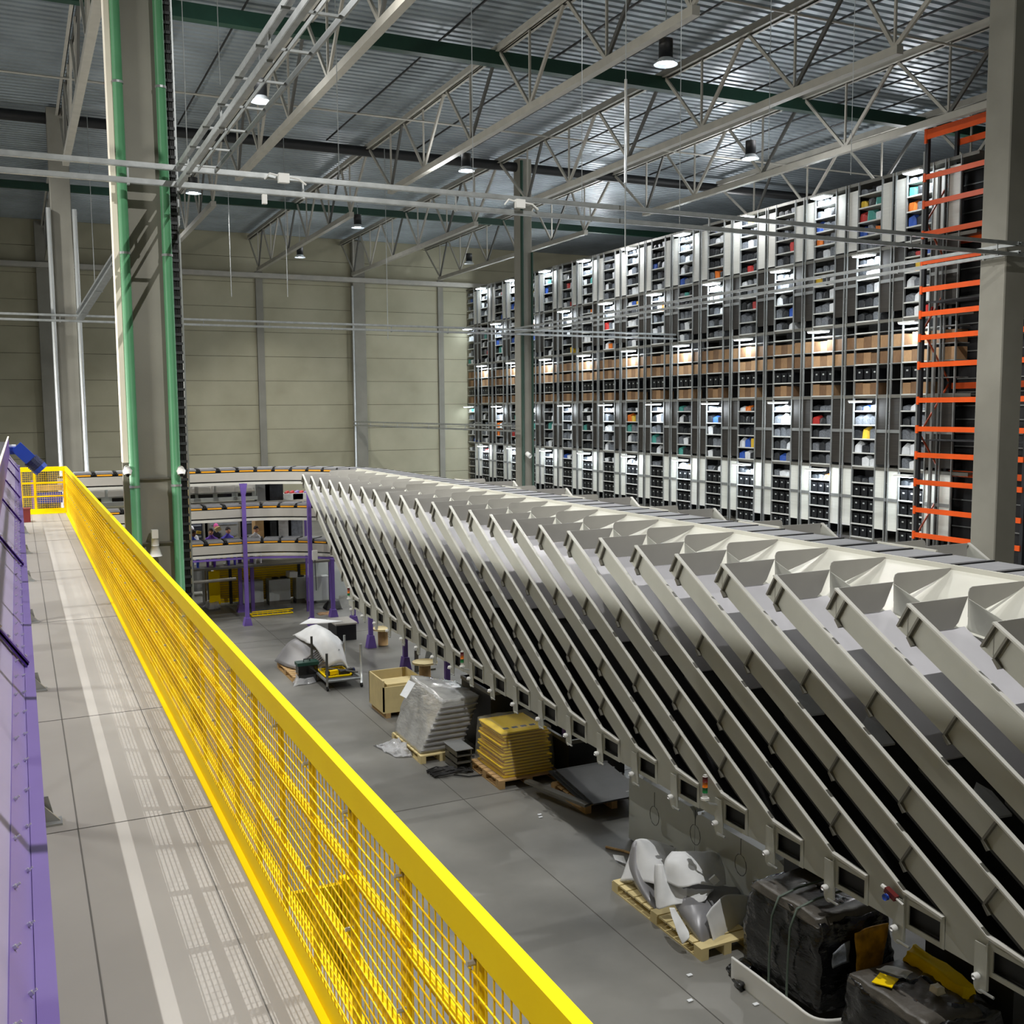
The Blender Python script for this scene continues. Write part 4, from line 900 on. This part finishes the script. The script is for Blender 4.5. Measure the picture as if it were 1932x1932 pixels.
patch([[(-.02,-.655,1.0), (.02,-.66,.55)], [(.2,-.66,1.02), (.22,-.67,.5)], [(.4,-.655,1.0), (.34,-.66,.62)]], 6, 6, .012, .02, 6).build('yellow_showing', mat('yellow contents', (190,140,20), .5, var=.4, scale=8), t, True)
patch([[(-.3,-.645,.86), (-.28,-.65,.72)], [(-.08,-.65,.95), (-.1,-.66,.74)]], 6, 6, .012, .02, 8).build('torn_patch', 'pg', t, True)
tag(hexlump([atz(1371,1826,.01), atz(1398,1872,.01), atz(1440,1848,.01), atz(1428,1790,.01), atz(1378,1824,.05), atz(1400,1866,.06), atz(1436,1842,.07), atz(1424,1795,.3)], 9, .05, 6, 6).build('film_scrap', 'bwrap', smooth=True), 'torn piece of black film on the floor left of the tall bale', 'film')
tag(hexlump([atz(1416,1772,.15), atz(1428,1776,.15), atz(1428,1752,.15), atz(1420,1750,.15), atz(1417,1770,.3), atz(1428,1770,.3), atz(1428,1752,.36), atz(1420,1750,.36)], 6, .03, 9, 8).build('yellow_foam', 'yellow', smooth=True), 'lump of yellow foam on the corner of the long pallet', 'foam')
# --- second black bale
t = bale('lower black film wrapped bale with torn dusty top and yellow parts', -.42, .62, -.62, .52, .82, .12, 'gwrap', 11, (6.98, 6.40, 0))
hexlump([(-.36,-.5,.76), (.3,-.5,.74), (.3,.42,.76), (-.36,.42,.76), (-.33,-.46,.83), (.28,-.46,.80), (.28,.4,.83), (-.33,.4,.83)], 8, .03, 5, 12).build('dusty_top', 'gwrap', t, True)
hexlump([(.3,-.3,.74), (.52,-.3,.74), (.52,.42,.74), (.3,.42,.74), (.32,-.26,.9), (.48,-.26,.86), (.48,.38,.92), (.32,.38,.92)], 8, .035, 6, 14).build('yellow_contents', 'yellow', t, True)
patch([[(-.30,.18,.86), (-.12,.26,.86)], [(-.22,.02,.865), (-.06,.1,.865)]], 5, 5, .008, .01, 9).build('torn_film_yellow', 'yellow', t)
patch([[(-.10,.34,.86), (.02,.1,.865)], [(.05,.3,.865), (.16,.12,.87)]], 6, 6, .008, .03, 9).build('torn_film_white', 'pw', t)
hexlump([(.08,-.22,.84), (.18,-.22,.84), (.18,-.12,.84), (.08,-.12,.84), (.09,-.21,.9), (.17,-.21,.89), (.17,-.13,.9), (.09,-.13,.9)], 5, .015, 9, 15).build('foam_lump', 'cream', t, True)
patch([[(-.455,.5,.0), (-.455,.5,.2)], [(-.47,-.3,.0), (-.47,-.3,.24)], [(-.43,-.64,.0), (-.45,-.64,.24)], [(-.2,-.70,.0), (-.2,-.72,.26)], [(.4,-.70,.0), (.4,-.72,.26)]], 8, 20, .02).build('white_base', 'wht', t, True)
box(.1, .34, -.70, -.66, .3, .52).build('white_block', 'wht', t)
# --- small scraps on the floor
for i, (u, v) in enumerate(((1020,1542),(1018,1537),(1301,1840),(1302,1888),(1426,1895))):
    p = atz(u, v, .006); tag(box(-.03, .03, -.02, .02, 0, .008).build('paper_scrap', 'pw', loc=p), 'tiny white paper scrap on the open floor, %s from the left' % od(1+[1018,1020,1301,1302,1426].index(u)), 'scrap', 'floor scraps')
# --- black boxes and cabinet under the chutes
for i, (x0, x1, y0, y1, h, m, l) in enumerate(((7.15,8.1,15.9,17.2,1.15,'bin','tall black crate under the chutes behind the silver pile'), (7.3,7.75,8.0,8.5,1.25,'bin','black cabinet hanging behind the grey boards under the chutes'), (7.75,8.8,14.2,15.4,.7,'bin','low black bin behind the yellow stack'), (7.8,8.7,6.0,7.0,1.0,'rust','dark bin under the chutes behind the lower bale'))):
    t = thing('storage_bin', l, 'bin', (x0, y0, 0)); b = MB(); W = x1-x0; L = y1-y0
    b.box(0, W, 0, .03, 0, h); b.box(0, W, L-.03, L, 0, h); b.box(0, .03, .03, L-.03, 0, h); b.box(W-.03, W, .03, L-.03, 0, h); b.box(.03, W-.03, .03, L-.03, 0, .03); b.build('bin_body', m, t)
    f = MB(); f.box(-.02, W+.02, -.02, .0, h-.06, h); f.box(-.02, .0, 0, L, h-.06, h); f.build('rim', 'bracket', t)
for i, (u, v) in enumerate(((885,1262), (750,1215))):
    p = atz(u, v, 0); t = thing('cable_drum', 'small wooden drum under the chutes %s' % ('behind the silver pile', 'beside a purple stanchion')[i], 'drum', (7.9 if i == 0 else 8.2, p.y-.6 if i == 0 else p.y, 0))
    MB().tube([(0,0,.02), (0,0,.42)], .13, 14).build('core', 'wood', t, True); MB().tube([(0,0,.42), (0,0,.46)], .28, 16).build('flange', 'ply', t, True)
p = atz(539, 1690, 3.05); q = atz(648, 1673, 3.05)
t = thing('guard_screen', 'solid yellow guard panel standing below the walkway, seen through the mesh', 'screen', (p.x, p.y, 0)); W = q.x-p.x
box(0, W, 0, .04, .1, 3.05).build('sheet', 'yellow', t); box(-.03, 0, -.02, .06, 0, 3.08).build('post', 'yellow', t); box(W, W+.05, -.02, .06, 0, 3.08).build('post', 'yellow', t); box(.1, W-.05, -.012, 0, 1.9, 2.5).build('dark_patch', 'wood', t)
# --- tower lamps, valve
for i, (u, v, l) in enumerate(((1330,1490,'red orange green signal tower on a chute end in the foreground'), (872,1240,'red green signal tower on a chute end behind the silver pile'), (658,1112,'small signal tower at the far end of the chute row'))):
    p = atx(u, v+18, 6.72); t = thing('signal_tower', l, 'signal lamp', p, 'signal towers')
    MB().tube([(0,0,0), (0,0,.015)], .05, 12).build('base', 'wht', t, True)
    for k, m in enumerate(('wht', 'greenl', 'amber', 'red')): MB().tube([(0,0,.015+.062*k), (0,0,.075+.062*k)], .03, 12).build('segment', m, t, True)
    MB().tube([(0,0,.263), (0,0,.28)], [.03,.024], 12).build('cap', 'wht', t, True); MB().tube([(0,0,0), (.02,-.06,-.03), (.1,-.16,-.03)], .012, 6).build('arm', 'galv', t)
p = atx(1688, 1692, 6.76); t = thing('air_valve', 'small red and blue valve fixed on a chute end', 'valve', p)
MB().bar((0,.1,.03), (0,-.02,-.01), .05, .05).build('body', 'red', t); MB().tube([(-.03,.06,-.02), (-.06,.06,-.02)], .03, 10).build('dial', 'blue', t, True); MB().tube([(0,-.02,-.01), (0,-.1,-.03)], .01, 6).build('stem', 'wht', t); MB().tube([(0,.1,.03), (0,.15,.04)], .02, 8).build('cap', 'wht', t)
# --- trolley corner
A = atz(618, 1304, 0); Bq = atz(686, 1297, 0)
t = thing('cart', 'low steel trolley with tall corner posts on the floor', 'trolley', (A.x, A.y, 0)); W = .76; L = 1.25
b = MB(); b.tube([(0,0,.2), (W,0,.2), (W,L,.2), (0,L,.2), (0,0,.2)], .03, 8); b.build('frame', 'galv', t, True)
box(.03, W-.03, .03, L-.03, .17, .19).build('deck', 'rust', t)
for x, y, h in ((0,0,.82), (W,0,.95), (W,L,.9), (0,L,.95)):
    MB().tube([(x,y,.1), (x,y,h)], .028, 8).build('post', 'bright' if x else 'dsteel', t, True)
    w = MB(); w.tube([(x-.02,y,.05), (x+.02,y,.05)], .05, 12); w.build('wheel', 'black', t, True)
MB().tube([(W*.3,L*.7,.28), (W*.95,.15,.3)], .02, 6).build('loose_bar', 'dsteel', t)
t = thing('mesh_tray', 'yellow mesh tray lying on the steel trolley', 'tray', (A.x+.06, A.y+.32, .19)); b = MB()
for k in range(12): b.box(0, .6, .07*k, .07*k+.012, 0, .01)
for k in range(9): b.box(.07*k, .07*k+.012, 0, .8, 0, .01)
b.build('mesh', 'yellow', t); b = MB(); b.box(0,.6,0,.03,0,.04); b.box(0,.6,.77,.8,0,.04); b.box(0,.03,0,.8,0,.04); b.box(.57,.6,0,.8,0,.04); b.build('rim', 'yellow', t)
t = thing('toolbox', 'dark green toolbox with black base beside the trolley', 'toolbox', (A.x-.2, A.y+.95, 0))
box(-.22, .22, -.12, .12, .2, .4).build('body', 'lens', t); box(-.24, .24, -.14, .14, .4, .47).build('lid', 'tgreen', t); MB().tube([(-.07,0,.47), (-.07,0,.52), (.07,0,.52), (.07,0,.47)], .012, 6).build('handle', 'black', t); box(-.2, .2, -.1, .1, 0, .2).build('base', 'rust', t)
t = thing('power_drill', 'yellow and black power tool on the yellow mesh tray', 'tool', (A.x+.18, A.y+.5, .21)); MB().bar((0,0,.05), (.2,.05,.05), .08, .09).build('body', 'yellow', t); MB().bar((-.08,0,.05), (0,0,.05), .1, .1).build('motor', 'black', t)
t = thing('angle_grinder', 'dark blue and black power tool at the right of the mesh tray', 'tool', (A.x+.55, A.y+.42, .21)); MB().bar((-.15,0,.04), (.15,.08,.06), .1, .1).build('body', 'black', t); MB().tube([(.15,.08,.06), (.2,.1,.06)], .05, 10).build('head', 'dblue', t)
tag(hexlump([(A.x-.55,A.y+.7,.01), (A.x-.1,A.y+.75,.01), (A.x+.5,A.y+1.5,.01), (A.x-.4,A.y+1.5,.01), (A.x-.5,A.y+.75,.08), (A.x-.1,A.y+.8,.12), (A.x+.4,A.y+1.4,.3), (A.x-.3,A.y+1.4,.26)], 10, .05, 5, 21).build('plastic_film', 'clear2', smooth=True), 'crumpled clear plastic film around the green toolbox', 'film')
B0 = atz(515, 1222, 0); B1 = atz(560, 1250, 0)
pallet(5.25, 6.25, 22.3, 23.9, 'brown pallet under the heap of grey sheets', 'wood')
t = thing('sheet_heap', 'heap of curved grey sheets and pale plastic on a brown pallet', 'heap', (0,0,0))
for k in range(7):
    o = Vector((.05*k, -.06*k, 0)); patch([[Vector((5.2,23.9,.16))+o, Vector((5.45,23.6,.62))+o, Vector((5.7,23.5,.75))+o], [Vector((5.3,23.3,.16))+o, Vector((5.6,23.1,.5))+o, Vector((5.9,23.0,.72))+o], [Vector((5.45,22.9,.16))+o, Vector((5.7,22.7,.45))+o, Vector((6.0,22.6,.66))+o]], 8, 8, .015).build('sheet', 'greysheet', t, True)
patch([[Vector((5.6,23.7,.78)), Vector((6.1,23.5,1.0)), Vector((6.5,23.4,.72))], [Vector((5.7,23.1,.75)), Vector((6.1,22.9,.98)), Vector((6.5,22.8,.7))], [Vector((5.8,22.5,.72)), Vector((6.1,22.35,.85)), Vector((6.4,22.3,.6))], [Vector((6.0,22.2,.3)), Vector((6.3,22.15,.4)), Vector((6.45,22.15,.15))]], 10, 12, .012, .05, 4).build('plastic_cover', 'sheet', t, True)
patch([[Vector((5.9,24.3,.9)), Vector((6.4,23.6,1.02))], [Vector((6.2,24.4,1.0)), Vector((6.8,23.7,1.0))]], 5, 5, .015).build('flat_sheet', 'sheet', t)
p = atz(634, 1211, 0); q = atz(674, 1206, 0); W = (q-p).length
t = thing('low_ramp', 'grey box with dark opening on the floor behind the trolley', 'box', (p.x, p.y, 0)); MB().prism([(0,.42), (W,.42), (W,.46), (0,.46)], 1, 0, .9).build('top_plate', 'fascia', t); box(.03, W-.03, .02, .85, 0, .42).build('dark_box', 'bin', t)
# --- yellow panel pile, cabinets and far clutter
t = thing('panel_stack', 'large stack of yellow mesh panels standing under the far track', 'stack', (5.4, 32.4, 0))
for k in range(16):
    b = MB(); b.box(-.02-.03*(k % 3), 2.75, .03*k, .03*k+.018, .1+.02*(k % 2), 1.62); b.build('panel', 'yellow', t)
for k in range(16): box(-.35+.012*k, -.02, .03*k-.3, .03*k-.27, .12, 1.15-.02*k).build('loose_panel', 'yellow', t)
for x in (.3, 2.45): box(x, x+.09, -.03, .0, .05, 1.66).build('post', 'black', t)
for k in range(20): box(0, 2.75, -.012, .0, .16+.072*k, .175+.072*k).build('wire', 'wood', t)
for i, (x, w, h, l) in enumerate(((6.05,.62,.66,'left'), (6.85,.66,.66,'middle'), (7.7,.62,.66,'right'))):
    t = thing('cabinet', 'pale square cabinet before the yellow stack, %s of three' % l, 'cabinet', (x-.05, 31.75, 0), 'pale cabinets')
    box(0, w, 0, .5, .14, .14+h).build('body', 'cab', t); box(.04, w-.04, -.012, 0, .18, .1+h).build('door', 'cab', t); box(.0, w, .02, .48, 0, .14).build('plinth', 'bracket', t)
for i, (x, l) in enumerate(((7.05,'left'), (7.3,'middle'), (7.85,'right'))):
    tag(MB().tube([(x+.1*math.cos(a), 32+.1*math.sin(a), .82) for a in [k*math.pi/6 for k in range(13)]], .02, 6).build('cable_coil', 'rust', smooth=True), 'dark cable coil on top of the pale cabinets, %s one' % l, 'cable', 'cable coils')
tag(MB().bar((7.42,31.9,.92), (7.68,31.95,.90), .3, .18).build('white_carton', 'wht'), 'tilted white carton on top of the pale cabinets', 'carton')
b = MB(); b.prism([(0,0), (1.5,0), (1.5,1.3), (.1,1.3), (.1,.9)], 1, 0, .05); tag(b.build('grey_board', 'cab', loc=(8.2, 32.2, .05)), 'large pale grey board behind the pale cabinets', 'board', 'grey boards')
b = MB(); b.prism([(0,0), (1.0,0), (1.0,.55), (.7,.75), (.2,.75), (0,.6)], 1, 0, .3); tag(b.build('rounded_cover', 'cab', loc=(7.9, 31.4, .1)), 'rounded pale cover right of the pale cabinets', 'cover')
b = MB(); b.tube([(0,0,.03), (1.2,0,.03), (1.2,.35,.03), (0,.35,.03), (0,0,.03)], .02, 6); b.tube([(0,0,.15), (1.2,0,.15)], .015, 6)
for k in range(8): b.tube([(.15*k,0,.03), (.15*k,0,.15)], .008, 5)
tag(b.build('wire_basket', 'yellow', loc=(5.95, 30.2, 0)), 'flat yellow wire basket on the floor before the pale cabinets', 'basket')
tag(hexlump([(5.0,32.0,.0), (5.35,31.9,.0), (5.3,32.5,.0), (4.9,32.5,.0), (5.05,32.05,.2), (5.3,32.0,.16), (5.25,32.4,.24), (5.0,32.4,.2)], 8, .07, 6, 30).build('plastic_film', 'clear2', smooth=True), 'crumpled pale film beside the large yellow stack', 'film')
for i, x in enumerate((4.3, 5.0)):
    t = thing('roll_container', 'grey wheeled container behind the large column under the track, %s' % ('left one', 'right one')[i], 'container', (x-.2, 34.5, 0), 'grey wheeled containers'); W = .62
    box(0, W, 0, .5, .16, .85).build('body', 'dcab', t)
    for xx in (0, W-.04): box(xx, xx+.04, -.02, 0, .1, .9).build('corner_post', 'cab', t)
    for xx in (.05, W-.1): MB().tube([(xx,.1,.07), (xx+.04,.1,.07)], .07, 10).build('wheel', 'black', t, True)
for i, (u, v, s, l) in enumerate(((628,1140,.25,'dark bundle on the floor behind the first chutes'), (612,1150,.2,'pale flat scraps beside the dark bundle'))):
    p = atz(u, v+8, 0); tag(hexlump([(-s,-s,0), (s,-s,0), (s,s,0), (-s,s,0), (-s*.7,-s*.7,.25*(1-i)+.03), (s*.7,-s*.7,.2*(1-i)+.03), (s*.6,s*.6,.25*(1-i)+.03), (-s*.6,s*.6,.2*(1-i)+.03)], 6, .04, 6, 40+i).build('bundle', 'rust' if i == 0 else 'card', smooth=True, loc=p), l, 'bundle')
t = thing('machine_bracket', 'grey steel bracket standing under the chutes near the drum', 'bracket', (8.0, 22.0, 0)); box(0, .5, 0, .06, 0, .04).build('foot', 'bracket', t); box(0, .08, 0, .06, .04, .5).build('upright', 'bracket', t); MB().prism([(.2,.1), (.5,.5), (.3,.5)], 1, 0, .04).build('plate', 'galv', t)
for i, (x0, x1, y, l) in enumerate(((8.2,9.4,19.6,'farther'), (8.0,9.2,18.4,'nearer'), (8.4,9.0,17.6,'small'))):
    tag(MB().bar((x0,y,.03), (x1,y-.8,.03), .5, .05).build('floor_plate', 'fascia'), 'flat grey sheet on the floor under the chutes, %s one' % l, 'sheet', 'flat sheets under the chutes')
